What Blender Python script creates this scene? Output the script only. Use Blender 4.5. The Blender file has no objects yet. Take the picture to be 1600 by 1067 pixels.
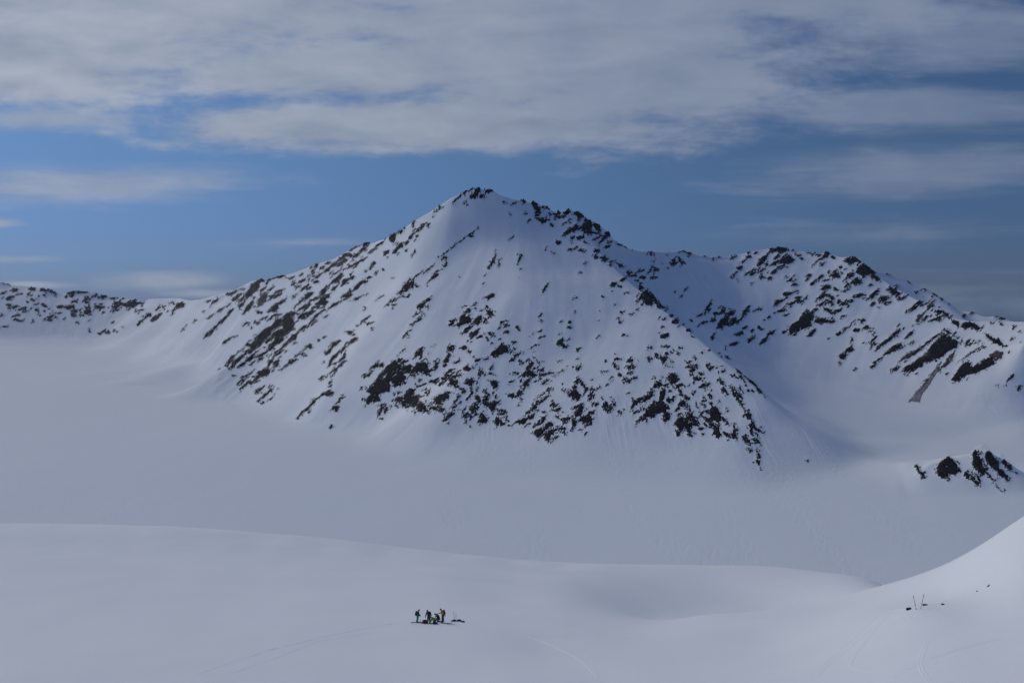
import bpy, bmesh, math, random
import numpy as np
from mathutils import Vector, Matrix, geometry

random.seed(7)
R = math.radians
scene = bpy.context.scene
COL = scene.collection

# ------------------------------------------------------------------ camera
F = 28.0 / 36.0 * 1600.0            # focal length in photo pixels
PITCH = 2.92
CAM = np.array([0.0, 0.0, 260.0])
cam_d = bpy.data.cameras.new("camera")
cam_d.lens = 28.0
cam_d.sensor_width = 36.0
cam_d.clip_start = 0.5
cam_d.clip_end = 80000.0
cam = bpy.data.objects.new("camera", cam_d)
cam.location = CAM
cam.rotation_euler = (R(90 - PITCH), 0, 0)
COL.objects.link(cam)
scene.camera = cam
cp, sp_ = math.cos(R(PITCH)), math.sin(R(PITCH))


def ray(u, v):
    a, b = (u - 800.0) / F, (533.5 - v) / F
    return np.array([a, cp + b * sp_, -sp_ + b * cp])


def at(u, v, Y):
    d = ray(u, v)
    return CAM + d * (Y / d[1])


def atz(u, Y, z):
    """A point at sideways bearing u, distance Y, height z."""
    d = ray(u, 470.0)
    return np.array([d[0] * Y / d[1], Y, z])


def project(X, Y, Z):
    dx, dy, dz = X - CAM[0], Y - CAM[1], Z - CAM[2]
    fwd = dy * cp - dz * sp_
    up = dy * sp_ + dz * cp
    fwd = np.maximum(fwd, 1e-3)
    return 800.0 + F * dx / fwd, 533.5 - F * up / fwd


# ------------------------------------------------------------------ noise
def _perm(seed):
    p = np.random.RandomState(seed).permutation(512).astype(np.int32)
    return np.concatenate([p, p])


def perlin(x, y, seed=0):
    p = _perm(seed)
    xf, yf = np.floor(x), np.floor(y)
    xi, yi = xf.astype(np.int64) & 511, yf.astype(np.int64) & 511
    fx, fy = (x - xf).astype(np.float32), (y - yf).astype(np.float32)
    ang = np.linspace(0, 2 * math.pi, 512, endpoint=False)
    gx, gy = np.cos(ang).astype(np.float32), np.sin(ang).astype(np.float32)

    def g(ix, iy, dx, dy):
        h = p[p[ix & 511] + (iy & 511)] & 511
        return gx[h] * dx + gy[h] * dy
    u = fx * fx * fx * (fx * (fx * 6 - 15) + 10)
    w = fy * fy * fy * (fy * (fy * 6 - 15) + 10)
    a = g(xi, yi, fx, fy) * (1 - u) + g(xi + 1, yi, fx - 1, fy) * u
    b = g(xi, yi + 1, fx, fy - 1) * (1 - u) + g(xi + 1, yi + 1, fx - 1, fy - 1) * u
    return (a * (1 - w) + b * w) * 1.5


def fbm(x, y, seed=0, octaves=4, gain=0.5, lac=2.03):
    s, a, t = 0.0, 1.0, 0.0
    for k in range(octaves):
        s = s + a * perlin(x, y, seed + k)
        t += a
        a *= gain
        x, y = x * lac + 17.3, y * lac + 5.1
    return s / t


def ridged(x, y, seed=0, octaves=4):
    s, a, t = 0.0, 1.0, 0.0
    for k in range(octaves):
        s = s + a * (1 - 2 * np.abs(perlin(x, y, seed + k)))
        t += a
        a *= 0.5
        x, y = x * 2.1 + 3.7, y * 2.1 + 9.2
    return s / t


def blur(A, sig):
    sig = float(sig)
    if sig < 0.3:
        return A
    r = int(3 * sig) + 1
    k = np.exp(-0.5 * (np.arange(-r, r + 1) / sig) ** 2)
    k /= k.sum()
    out = A.astype(np.float32)
    for ax in (0, 1):
        pad = [(0, 0), (0, 0)]
        pad[ax] = (r, r)
        P = np.pad(out, pad, mode='edge')
        if len(k) > 24:                       # three box passes for wide kernels
            w = max(1, int(math.sqrt(12 * sig * sig / 3 + 1)) | 1)
            h = w // 2
            cur = out
            for _ in range(3):
                pad[ax] = (h + 1, h)
                Q = np.cumsum(np.pad(cur, pad, mode='edge').astype(np.float64), axis=ax)
                n = cur.shape[ax]
                hi = np.take(Q, np.arange(w, w + n), axis=ax)
                lo = np.take(Q, np.arange(0, n), axis=ax)
                cur = ((hi - lo) / w).astype(np.float32)
            out = cur
        else:
            acc = np.zeros_like(out)
            for i, kv in enumerate(k):
                sl = [slice(None), slice(None)]
                sl[ax] = slice(i, i + out.shape[ax])
                acc += kv * P[tuple(sl)]
            out = acc
    return out


def smooth(a, b, x):
    t = np.clip((x - a) / (b - a), 0, 1)
    return t * t * (3 - 2 * t)


# ------------------------------------------------------------------ materials
def new_mat(name):
    m = bpy.data.materials.new(name)
    m.use_nodes = True
    nt = m.node_tree
    return m, nt, nt.nodes["Principled BSDF"]


def N(nt, typ, **kw):
    n = nt.nodes.new(typ)
    for k, v in kw.items():
        setattr(n, k, v)
    return n


def plain(name, rgb, rough=0.7, var=0.25, scale=25.0, metal=0.0, bump=0.0):
    """Cloth, plastic, metal: a colour with a little mottling of its own."""
    m, nt, b = new_mat(name)
    tc = N(nt, "ShaderNodeTexCoord")
    nz = N(nt, "ShaderNodeTexNoise")
    nz.inputs["Scale"].default_value = scale
    nz.inputs["Detail"].default_value = 3
    nt.links.new(tc.outputs["Object"], nz.inputs["Vector"])
    mx = N(nt, "ShaderNodeMix", data_type='RGBA')
    mx.inputs["A"].default_value = (*[c * (1 - var) for c in rgb], 1)
    mx.inputs["B"].default_value = (*[min(1, c * (1 + var)) for c in rgb], 1)
    nt.links.new(nz.outputs["Fac"], mx.inputs["Factor"])
    nt.links.new(mx.outputs["Result"], b.inputs["Base Color"])
    b.inputs["Roughness"].default_value = rough
    b.inputs["Metallic"].default_value = metal
    if bump:
        bp = N(nt, "ShaderNodeBump")
        bp.inputs["Strength"].default_value = bump
        bp.inputs["Distance"].default_value = 0.02
        nt.links.new(nz.outputs["Fac"], bp.inputs["Height"])
        nt.links.new(bp.outputs["Normal"], b.inputs["Normal"])
    return m


def snow_mat(name, scales, bumps, stretch=(1, 1, 1), lo=(0.80, 0.815, 0.84), hi=(0.87, 0.875, 0.885), low_tone=None, stones=False):
    """Snow: near-white, slightly blue-grey in patches, with wind-ripple relief at several sizes."""
    m, nt, b = new_mat(name)
    geo = N(nt, "ShaderNodeNewGeometry")
    mp = N(nt, "ShaderNodeMapping")
    mp.inputs["Scale"].default_value = stretch
    nt.links.new(geo.outputs["Position"], mp.inputs["Vector"])
    prev = None
    for s, d in zip(scales, bumps):
        nz = N(nt, "ShaderNodeTexNoise")
        nz.inputs["Scale"].default_value = 1.0 / s
        nz.inputs["Detail"].default_value = 5
        nz.inputs["Roughness"].default_value = 0.55
        nt.links.new(mp.outputs["Vector"], nz.inputs["Vector"])
        bp = N(nt, "ShaderNodeBump")
        bp.inputs["Strength"].default_value = 1.0
        bp.inputs["Distance"].default_value = d
        nt.links.new(nz.outputs["Fac"], bp.inputs["Height"])
        if prev:
            nt.links.new(prev, bp.inputs["Normal"])
        prev = bp.outputs["Normal"]
    nt.links.new(prev, b.inputs["Normal"])
    n2 = N(nt, "ShaderNodeTexNoise")
    n2.inputs["Scale"].default_value = 1.0 / (scales[0] * 6)
    n2.inputs["Detail"].default_value = 6
    nt.links.new(geo.outputs["Position"], n2.inputs["Vector"])
    rp = N(nt, "ShaderNodeValToRGB")
    rp.color_ramp.elements[0].position = 0.3
    rp.color_ramp.elements[0].color = (*lo, 1)
    rp.color_ramp.elements[1].position = 0.7
    rp.color_ramp.elements[1].color = (*hi, 1)
    nt.links.new(n2.outputs["Fac"], rp.inputs["Fac"])
    col = rp.outputs["Color"]
    if low_tone:                                   # low snow darker, high snow paler: light contrast put into the colour
        sx_ = N(nt, "ShaderNodeSeparateXYZ")
        nt.links.new(geo.outputs["Position"], sx_.inputs[0])
        ad = N(nt, "ShaderNodeMath", operation='MULTIPLY_ADD')
        nt.links.new(n2.outputs["Fac"], ad.inputs[0])
        ad.inputs[1].default_value = 40.0
        nt.links.new(sx_.outputs[2], ad.inputs[2])
        hr = N(nt, "ShaderNodeMapRange", interpolation_type='SMOOTHSTEP')
        hr.inputs["From Min"].default_value = 15.0
        hr.inputs["From Max"].default_value = 75.0
        nt.links.new(ad.outputs[0], hr.inputs["Value"])
        mz = N(nt, "ShaderNodeMix", data_type='RGBA')
        nt.links.new(hr.outputs["Result"], mz.inputs["Factor"])
        mz.inputs["A"].default_value = (*low_tone, 1)
        nt.links.new(col, mz.inputs["B"])
        col = mz.outputs["Result"]
    if stones:                                   # loose stones lying on the snow near the outcrops
        an = N(nt, "ShaderNodeAttribute", attribute_name="near_rock")
        ns = N(nt, "ShaderNodeTexNoise")
        ns.inputs["Scale"].default_value = 0.30
        ns.inputs["Detail"].default_value = 5
        ns.inputs["Roughness"].default_value = 0.62
        ns.inputs["Distortion"].default_value = 0.4
        nt.links.new(geo.outputs["Position"], ns.inputs["Vector"])
        md = N(nt, "ShaderNodeMath", operation='MULTIPLY_ADD')
        nt.links.new(an.outputs["Fac"], md.inputs[0])
        md.inputs[1].default_value = 0.19
        nt.links.new(ns.outputs["Fac"], md.inputs[2])
        mr_ = N(nt, "ShaderNodeMapRange")
        mr_.inputs["From Min"].default_value = 0.745
        mr_.inputs["From Max"].default_value = 0.775
        nt.links.new(md.outputs[0], mr_.inputs["Value"])
        ms = N(nt, "ShaderNodeMix", data_type='RGBA')
        nt.links.new(mr_.outputs["Result"], ms.inputs["Factor"])
        nt.links.new(col, ms.inputs["A"])
        ms.inputs["B"].default_value = (0.022, 0.021, 0.024, 1)
        col = ms.outputs["Result"]
    nt.links.new(col, b.inputs["Base Color"])
    b.inputs["Roughness"].default_value = 0.75
    b.inputs["Specular IOR Level"].default_value = 0.15
    return m


def rock_mat(name, dark, light, rust, rustiness):
    m, nt, b = new_mat(name)
    geo = N(nt, "ShaderNodeNewGeometry")
    mp = N(nt, "ShaderNodeMapping")
    mp.inputs["Rotation"].default_value = (R(20), R(35), R(15))
    mp.inputs["Scale"].default_value = (1, 1, 3.5)
    nt.links.new(geo.outputs["Position"], mp.inputs["Vector"])
    n1 = N(nt, "ShaderNodeTexNoise")
    n1.inputs["Scale"].default_value = 0.13
    n1.inputs["Detail"].default_value = 8
    n1.inputs["Roughness"].default_value = 0.65
    nt.links.new(mp.outputs["Vector"], n1.inputs["Vector"])
    rp = N(nt, "ShaderNodeValToRGB")
    rp.color_ramp.elements[0].position = 0.35
    rp.color_ramp.elements[0].color = (*dark, 1)
    rp.color_ramp.elements[1].position = 0.72
    rp.color_ramp.elements[1].color = (*light, 1)
    nt.links.new(n1.outputs["Fac"], rp.inputs["Fac"])
    n2 = N(nt, "ShaderNodeTexNoise")
    n2.inputs["Scale"].default_value = 0.02
    n2.inputs["Detail"].default_value = 4
    nt.links.new(geo.outputs["Position"], n2.inputs["Vector"])
    rr = N(nt, "ShaderNodeMapRange")
    rr.inputs["From Min"].default_value = 0.62 - rustiness
    rr.inputs["From Max"].default_value = 0.85 - rustiness
    rr.inputs["To Max"].default_value = 0.85
    nt.links.new(n2.outputs["Fac"], rr.inputs["Value"])
    mx = N(nt, "ShaderNodeMix", data_type='RGBA')
    nt.links.new(rr.outputs["Result"], mx.inputs["Factor"])
    nt.links.new(rp.outputs["Color"], mx.inputs["A"])
    mx.inputs["B"].default_value = (*rust, 1)
    n3 = N(nt, "ShaderNodeTexNoise")              # snow lodged in cracks and on ledges
    n3.inputs["Scale"].default_value = 0.22
    n3.inputs["Detail"].default_value = 6
    n3.inputs["Roughness"].default_value = 0.68
    n3.inputs["Distortion"].default_value = 0.6
    nt.links.new(mp.outputs["Vector"], n3.inputs["Vector"])
    r3 = N(nt, "ShaderNodeMapRange")
    r3.inputs["From Min"].default_value = 0.655
    r3.inputs["From Max"].default_value = 0.685
    nt.links.new(n3.outputs["Fac"], r3.inputs["Value"])
    m3 = N(nt, "ShaderNodeMix", data_type='RGBA')
    nt.links.new(r3.outputs["Result"], m3.inputs["Factor"])
    nt.links.new(mx.outputs["Result"], m3.inputs["A"])
    m3.inputs["B"].default_value = (0.78, 0.79, 0.81, 1)
    nt.links.new(m3.outputs["Result"], b.inputs["Base Color"])
    b.inputs["Roughness"].default_value = 0.9
    b.inputs["Specular IOR Level"].default_value = 0.2
    return m


M_SNOW_FAR = snow_mat("mountain_snow", (9.0, 2.5), (0.5, 0.12), low_tone=(0.795, 0.825, 0.85), stones=True)
M_SNOW_GLACIER = snow_mat("glacier_snow", (40.0, 9.0), (0.6, 0.06), (1, 2.2, 1), low_tone=(0.795, 0.825, 0.85))
M_SNOW_NEAR = snow_mat("slope_snow", (2.2, 0.35), (0.05, 0.012), (1, 1.6, 1), (0.85, 0.865, 0.88), (0.895, 0.905, 0.915))  # paler than the glacier: its tilt to the sun put into the colour
M_ROCK = rock_mat("dark_rock", (0.005, 0.005, 0.008), (0.036, 0.029, 0.029), (0.095, 0.070, 0.058), 0.0)
M_RUST = rock_mat("brown_rock", (0.045, 0.038, 0.038), (0.13, 0.10, 0.092), (0.15, 0.10, 0.08), 0.14)
M_DEBRIS = rock_mat("dirty_snow", (0.11, 0.10, 0.095), (0.46, 0.44, 0.43), (0.20, 0.16, 0.14), 0.05)


# ------------------------------------------------------------------ object helpers
def link(o, parent=None):
    COL.objects.link(o)
    if parent:
        o.parent = parent
    return o


def tag(o, label=None, cat=None, group=None, kind=None):
    for k, v in (("label", label), ("category", cat), ("group", group), ("kind", kind)):
        if v:
            o[k] = v
    return o


def mesh_arrays(name, V, Q, mats, smooth_shade=True, midx=None):
    """A mesh from numpy arrays of vertices and quads."""
    me = bpy.data.meshes.new(name)
    n, f = len(V), len(Q)
    k = Q.shape[1]
    me.vertices.add(n)
    me.vertices.foreach_set("co", np.ascontiguousarray(V, dtype=np.float32).ravel())
    me.loops.add(f * k)
    me.loops.foreach_set("vertex_index", np.ascontiguousarray(Q, dtype=np.int32).ravel())
    me.polygons.add(f)
    me.polygons.foreach_set("loop_start", np.arange(0, f * k, k, dtype=np.int32))
    me.polygons.foreach_set("use_smooth", np.full(f, smooth_shade, dtype=bool))
    if midx is not None:
        me.polygons.foreach_set("material_index", midx.astype(np.int32))
    for m in mats:
        me.materials.append(m)
    me.update(calc_edges=True)
    return me


def sub_mesh(name, P, quads, mats, nrm=None, smooth_shade=True, near_rock=None):
    """Only the vertices that the chosen quads use; optional shared normals so that seams do not show."""
    used, inv = np.unique(quads.ravel(), return_inverse=True)
    me = mesh_arrays(name, P[used], inv.reshape(quads.shape), mats, smooth_shade)
    if near_rock is not None:
        at_ = me.attributes.new("near_rock", 'FLOAT', 'POINT')
        at_.data.foreach_set("value", np.ascontiguousarray(near_rock[used]))
    if nrm is not None:
        me.normals_split_custom_set_from_vertices(nrm[used])
    return me
ROCKS = """
T A 0 440 6.667
0 5 100 30 10; 300 75 370 82 22; 420 95 500 90 25; 500 95 580 125 18; 120 95 190 85 25; 5 125 40 115 18; 70 180 140 150 35; 205 130 228 130 20; 280 135 325 150 12; 390 155 410 150 12; 450 140 475 158 16; 320 185 355 200 22; 275 210 300 220 16; 65 240 110 250 25; 130 270 190 255 22; 190 295 270 275 22; 235 320 275 312 14; 350 245 390 235 12; 440 240 490 268 26; 365 290 400 310 24; 455 310 470 310 18; 590 260 650 255 28; 120 365 165 345 12; 180 340 200 350 12; 150 390 215 412 20; 330 395 355 420 14; 410 355 428 355 14; 483 370 535 370 22; 480 400 545 412 14; 560 380 580 375 12; 600 330 640 318 14; 5 470 70 470 12; 0 355 20 360 10; 700 130 780 105 25; 680 165 700 150 20; 725 155 760 145 22; 790 110 930 110 20; 740 210 800 205 22; 700 275 770 255 40; 740 310 810 300 22; 745 340 795 355 26; 835 320 850 322 12; 855 350 880 355 18; 870 200 920 160 24; 885 215 925 215 18; 890 270 940 275 24; 885 320 945 310 40; 920 350 955 345 12; 955 155 1010 155 14; 1020 165 1105 150 22; 990 265 1080 270 34; 1030 225 1070 235 14; 1070 320 1090 318 12; 800 420 828 430 14; 925 520 945 525 14; 1015 540 1050 540 16; 1055 518 1080 518 12; 1095 535 1140 530 24; 1175 515 1200 512 14; 1215 525 1228 527 10; 1160 425 1185 415 18; 1140 170 1200 180 16; 1265 180 1300 180 12; 1170 270 1230 262 30; 1190 230 1260 225 28; 1260 240 1410 250 40; 1330 225 1480 225 28; 1375 195 1400 200 16; 1190 298 1245 300 14; 1420 310 1500 285 10; 660 390 680 390 10; 560 335 575 338 10; 930 400 940 402 6; 1265 480 1290 470 8
T M 0 420 4
860 345 900 315 12; 900 305 940 285 16; 945 325 1010 280 22; 970 258 1000 242 10; 1015 240 1035 235 8; 1075 262 1145 220 20; 1110 228 1145 222 20; 1065 210 1085 208 8; 1130 395 1165 360 5; 1220 330 1235 320 5; 1265 270 1280 262 6
T B 320 380 6.667
0 610 60 595 8; 110 600 180 555 12; 215 540 245 525 14; 250 545 340 500 16; 360 490 400 465 10; 290 600 345 565 22; 325 560 390 525 14
P 345 630 350 600 430 530 470 450 530 410 560 380 610 360 625 395 560 415 570 460 530 510 470 550 400 590
355 670 390 635 26; 400 630 440 580 10; 405 730 440 690 28; 440 690 500 610 40; 505 575 520 565 10; 510 665 530 655 10
P 550 640 555 585 590 540 640 505 650 540 640 590 600 630 560 660
585 500 640 450 16; 655 500 720 450 14; 675 580 740 510 18; 740 510 800 490 22; 715 575 800 515 14; 740 555 800 520 14; 30 790 110 735 14; 130 710 190 680 12; 210 665 270 645 8; 55 655 130 590 8; 0 970 60 920 20; 50 955 130 850 22; 150 840 220 770 30; 225 770 280 700 26; 280 700 300 685 8; 190 1040 210 1025 18; 230 1010 310 970 8; 390 860 400 855 14; 415 845 455 825 18; 530 840 560 815 16; 575 800 655 760 14; 645 810 740 740 14; 740 760 800 735 14; 545 725 590 720 26; 480 880 500 865 6
P 640 720 700 660 750 625 820 595 815 620 770 640 775 680 720 720 690 705
820 600 860 570 8; 900 560 970 530 8; 925 575 940 560 10; 690 375 760 350 10; 760 355 840 340 18; 895 370 935 352 14; 905 440 945 415 16; 985 415 1040 375 26; 950 465 1000 445 14; 1000 500 1085 420 16; 1060 480 1100 455 18; 1000 325 1020 312 12; 1090 265 1150 225 12; 1150 255 1175 215 24; 1110 300 1135 275 14; 1065 350 1090 330 12; 1120 345 1150 340 14; 1120 320 1145 300 8; 1155 360 1225 310 22; 1130 410 1185 395 20; 1205 270 1250 240 18; 1255 215 1295 200 14; 1250 300 1330 230 24; 1295 325 1315 310 14; 1330 240 1390 185 26; 1380 240 1470 175 36; 1400 170 1500 110 28; 1490 130 1525 125 24; 1510 80 1600 20 22; 1545 155 1600 125 14; 1330 335 1420 275 10; 1440 285 1560 225 12; 1560 225 1600 195 14; 940 660 1010 605 12
P 1010 600 1075 505 1135 520 1080 560 1040 590
970 705 1090 625 26; 1040 690 1095 630 14; 1090 600 1200 560 20
P 1205 540 1215 490 1300 430 1330 390 1400 330 1440 310 1420 360 1380 400 1320 420 1280 480 1240 530
P 1145 670 1160 625 1230 560 1290 520 1300 560 1260 590 1290 610 1240 660 1220 640 1190 665
1335 475 1390 435 18; 1420 450 1480 390 26; 1430 400 1500 380 18; 1510 375 1555 350 26; 1510 330 1530 330 14; 1560 490 1600 440 26; 1480 560 1525 540 18; 1490 515 1520 500 12; 1425 560 1460 545 16; 1430 600 1480 590 8; 1550 585 1600 565 10; 1505 605 1520 598 8; 980 780 1060 720 30; 1010 790 1060 770 22; 1060 740 1150 700 34; 1290 680 1400 610 24; 1140 760 1260 685 16; 985 910 1060 860 26; 1060 870 1180 740 18; 1120 840 1170 805 10; 1250 770 1285 745 16; 1320 500 1350 490 10
P 815 760 850 730 920 715 955 740 910 770 935 840 920 890 870 920 830 900 800 850
P 715 850 730 800 800 780 820 820 790 860 740 890
P 700 980 720 930 790 890 860 890 900 900 870 930 780 960 740 985
P 540 1005 590 920 640 880 720 850 740 880 690 930 650 970 600 1005
520 1060 560 1040 20; 560 1060 620 1000 30; 635 1040 690 990 14; 770 960 860 935 22; 680 1060 740 1030 24
P 720 1040 740 985 820 985 815 1010 760 1045
810 1065 900 1000 12; 890 1010 920 970 16; 920 970 985 925 14; 430 1060 460 1040 16; 1330 1060 1410 1010 16; 1490 1060 1590 990 18; 1495 940 1540 925 26; 1540 910 1560 900 8; 1180 1010 1195 1000 14; 1225 985 1240 980 10; 1085 1060 1105 1055 14; 955 820 980 810 12; 930 1000 945 995 8
T C 400 270 4
1230 185 1300 125 10; 1300 125 1360 90 8; 1350 95 1370 85 6
P 1345 155 1360 125 1385 95 1405 105 1400 125 1375 160
1330 160 1350 150 8; 1400 155 1430 140 16; 1430 120 1485 105 14; 1475 100 1480 112 14; 1300 190 1315 180 12; 1305 208 1325 202 8; 1110 250 1165 215 8; 985 325 1000 290 6; 920 350 925 335 8; 840 415 870 390 26; 840 420 860 430 14; 885 375 920 360 10; 1010 370 1045 325 18; 1065 330 1085 320 14; 1100 280 1110 275 6; 960 415 975 390 14; 980 365 1000 350 6; 1000 400 1015 395 14; 935 445 950 430 14; 860 500 910 440 20; 895 465 915 455 16; 935 490 945 480 10; 795 515 830 490 18; 975 515 1000 485 8; 710 605 740 560 16; 745 640 765 615 12; 790 610 795 605 14; 700 655 720 650 14; 615 730 640 700 14; 640 700 680 670 18; 680 690 700 670 8; 540 780 600 745 14; 575 770 590 750 10; 620 790 680 765 5; 750 465 800 430 8; 720 490 760 455 6; 610 525 690 465 14; 640 455 660 445 12; 670 460 695 435 14; 660 550 700 520 6; 630 570 660 545 8; 845 660 865 655 4; 760 790 800 765 5; 1315 400 1385 350 5; 1340 400 1350 395 8; 1180 505 1310 405 5; 1155 545 1190 530 10; 1060 615 1110 580 7; 940 690 1050 610 6
P 885 760 930 700 985 670 990 705 950 735 910 750
1000 710 1020 712 6; 1085 680 1130 610 9; 1105 660 1130 635 14; 1160 605 1165 600 6; 1180 590 1190 560 12; 850 805 920 765 6; 850 825 860 828 8; 800 840 850 800 5; 920 780 950 775 5; 1015 845 1050 815 26; 1040 815 1080 785 6; 980 900 1035 870 6; 965 950 1035 910 9; 675 840 690 842 8; 650 940 715 890 8; 695 945 710 935 12; 725 980 730 978 6; 920 1030 945 1010 10; 940 1000 970 980 5; 1450 600 1490 540 14; 1490 545 1500 495 7; 1515 575 1525 570 12; 1440 780 1485 760 14; 1455 775 1480 755 12; 1410 700 1425 690 4; 1270 650 1276 655 5; 1585 410 1595 412 6; 1540 190 1570 192 4; 1585 258 1590 258 4; 585 1060 620 1035 14
T D 300 520 6.667
135 40 150 20 12; 185 25 205 5 14; 325 105 345 90 14; 350 90 420 50 8; 500 195 580 120 10
P 365 340 370 290 410 240 450 230 440 265 410 300 385 330
360 365 370 340 8; 250 450 360 360 8; 275 395 295 370 10; 270 485 310 455 7; 380 385 440 330 18; 430 330 540 230 30; 545 225 700 120 44; 610 130 730 80 36; 660 70 800 0 60; 470 370 600 270 22; 580 290 640 230 34; 600 335 670 290 12; 690 280 730 265 22; 690 245 770 205 26; 770 190 850 130 36; 850 120 950 60 36; 770 95 830 55 16; 840 30 940 0 40; 920 30 1000 5 24; 995 90 1110 0 16; 870 210 1000 110 16; 835 255 960 180 18; 1060 110 1080 105 8; 1060 75 1080 65 10
P 780 350 800 300 820 280 845 290 820 320 800 350
855 320 910 285 30; 830 360 910 325 12; 840 395 850 390 14
P 680 455 690 410 740 375 810 375 815 410 780 440 730 460
610 525 640 515 26; 640 505 690 460 20; 660 510 690 500 12; 215 615 330 520 18; 245 620 265 600 12; 330 520 435 440 11; 320 680 420 590 9; 420 590 550 460 13; 560 450 655 385 9; 515 520 560 475 8; 395 690 500 590 18; 500 590 610 490 18; 455 670 500 610 12; 655 635 690 605 14; 690 605 760 545 16; 700 695 780 630 18; 780 630 855 565 18; 800 560 840 545 7; 710 745 745 715 10; 685 725 700 720 6; 815 690 860 645 8; 930 390 970 345 10
P 985 330 1020 285 1085 280 1070 305 1010 325
1140 225 1180 220 20; 1060 260 1170 175 6; 1210 150 1240 125 22; 1320 75 1330 72 16; 1370 50 1375 48 7; 1390 230 1400 200 16; 1400 220 1440 180 26; 1440 165 1540 85 20; 1430 350 1445 290 22; 1445 290 1500 230 30; 1500 230 1600 150 24; 1540 290 1585 265 26; 1570 250 1600 220 20; 1480 325 1500 315 14; 1430 425 1520 360 18; 1520 360 1600 290 22; 1440 460 1485 430 10; 1425 530 1460 490 16; 1340 500 1370 480 10; 1385 452 1390 450 7; 1380 310 1384 305 5; 1075 920 1150 830 18; 1150 830 1230 760 22; 1230 760 1290 690 26; 1290 690 1440 590 20; 1400 640 1465 620 36; 1500 740 1560 670 16; 1470 790 1530 770 36; 1495 820 1510 800 16; 1435 990 1460 965 16
T F 660 460 6.667
0 110 70 45 12; 45 138 55 135 8; 670 40 690 40 20; 690 25 740 5 22; 500 125 540 105 8; 440 120 450 118 6; 450 185 500 165 26; 460 170 490 150 16
P 345 320 380 290 385 240 420 205 450 230 490 225 505 280 460 310 420 310 380 335
280 325 320 300 24; 310 290 340 255 14
P 530 310 540 280 580 225 610 225 620 270 590 320
635 300 660 260 24; 660 300 680 295 16; 655 150 670 120 18; 680 140 690 138 12
P 660 170 700 155 745 190 740 215 710 230 680 210
555 155 565 152 10; 610 175 620 172 14; 435 390 500 340 36; 500 330 520 300 14
P 485 440 500 410 560 370 580 380 570 415 520 450
575 455 620 435 24; 660 445 680 470 14; 640 415 650 415 8; 690 405 745 405 30; 810 300 830 290 20; 830 285 880 275 8; 800 350 812 348 12; 870 320 910 315 14; 865 345 880 340 10; 850 405 895 390 16; 880 385 900 375 14; 970 345 1005 355 18; 985 325 990 335 14; 1005 375 1015 380 14; 1220 225 1245 195 10; 1235 268 1240 268 6; 1105 438 1112 436 7; 1160 400 1162 398 7; 1240 440 1275 438 6; 1210 380 1220 378 6; 1150 545 1215 515 9
P 1395 520 1430 475 1460 500 1510 550 1470 560 1440 530
1440 408 1446 408 6; 715 512 730 505 12; 800 470 815 468 12; 465 490 480 480 12; 500 495 520 495 7; 925 495 940 492 10; 950 498 975 493 14; 130 525 132 525 5; 1435 285 1445 285 10; 1520 350 1555 345 14; 1530 300 1540 280 12; 60 620 62 620 7
T E 560 540 6.667
P 65 570 95 540 130 500 80 470 130 410 200 335 250 265 310 205 380 150 420 200 500 225 540 190 555 220 550 270 590 310 570 330 520 290 440 250 380 265 310 330 290 300 240 330 260 370 330 400 335 470 270 490 210 510 240 570 220 585 150 580 95 605
P 330 330 400 275 470 300 500 320 470 370 440 400 380 430 350 390
P 560 270 580 220 610 180 680 170 720 200 720 235 770 250 740 300 690 305 650 280 600 290
P 775 240 800 200 790 165 830 170 830 220 790 255
400 165 460 140 24; 440 190 520 150 22; 470 210 540 230 24
P 580 125 600 80 650 20 670 40 665 100 650 130 630 100 600 130
430 85 490 30 12; 700 130 740 190 8; 820 140 850 150 8; 105 255 200 185 14
P 150 220 200 170 250 185 250 215 190 225
60 325 130 290 20; 110 295 145 260 14; 55 300 62 298 8; 25 440 38 435 16; 40 570 50 545 16
P 200 725 215 680 245 625 260 640 230 720
240 620 285 605 16; 275 690 290 650 26; 270 700 295 690 14; 235 765 255 760 14; 335 635 355 630 20; 385 625 420 640 18; 410 495 435 485 22; 375 515 380 512 8
P 370 570 410 535 460 530 460 580 420 590
P 445 620 470 570 480 510 540 450 580 460 570 500 540 540 530 600 490 630
P 540 600 555 530 630 515 635 580 590 640 550 635
495 640 530 630 26; 610 435 640 415 14; 640 425 705 395 14; 590 405 605 400 10; 635 365 650 365 10; 470 400 490 390 8; 735 380 770 370 26; 790 380 830 345 30; 690 500 710 490 20; 735 495 745 470 16; 685 465 710 460 10; 640 520 660 540 14; 690 580 700 575 12
P 595 650 640 590 690 610 700 650 740 690 690 690 630 690
575 690 600 700 14; 585 715 590 705 10
P 775 600 790 550 850 510 900 500 950 530 940 560 890 570 860 590 850 610 800 600
930 500 980 490 12; 720 630 760 605 14; 745 655 860 640 26; 790 670 890 665 14; 870 680 890 660 12
P 875 790 890 750 940 710 990 700 990 725 950 745 920 780
890 720 910 700 12; 935 815 950 800 12; 840 410 945 335 26; 865 345 960 310 24; 910 290 990 245 24; 960 285 1000 280 14; 950 330 1080 310 22
P 930 360 980 330 1040 370 1030 400 980 400
930 415 955 400 20; 970 390 1030 420 26; 1035 265 1065 262 14; 1030 435 1110 470 24; 1080 490 1120 480 20; 985 185 1060 160 10; 1010 180 1030 175 10
P 925 70 935 20 960 0 1000 0 1005 30 965 60
P 885 185 895 140 940 80 970 95 950 130 915 180
885 215 910 205 22; 1085 30 1125 25 26; 1090 20 1110 5 18; 1155 72 1175 70 16; 1190 120 1200 118 8; 1220 160 1270 145 26; 1295 150 1350 135 8; 1095 240 1170 245 36; 1110 225 1140 215 18; 1200 235 1205 232 10; 1255 290 1300 285 28; 1365 235 1405 232 16; 1350 290 1400 285 18; 1250 315 1260 312 8; 1420 300 1440 310 8
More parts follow.
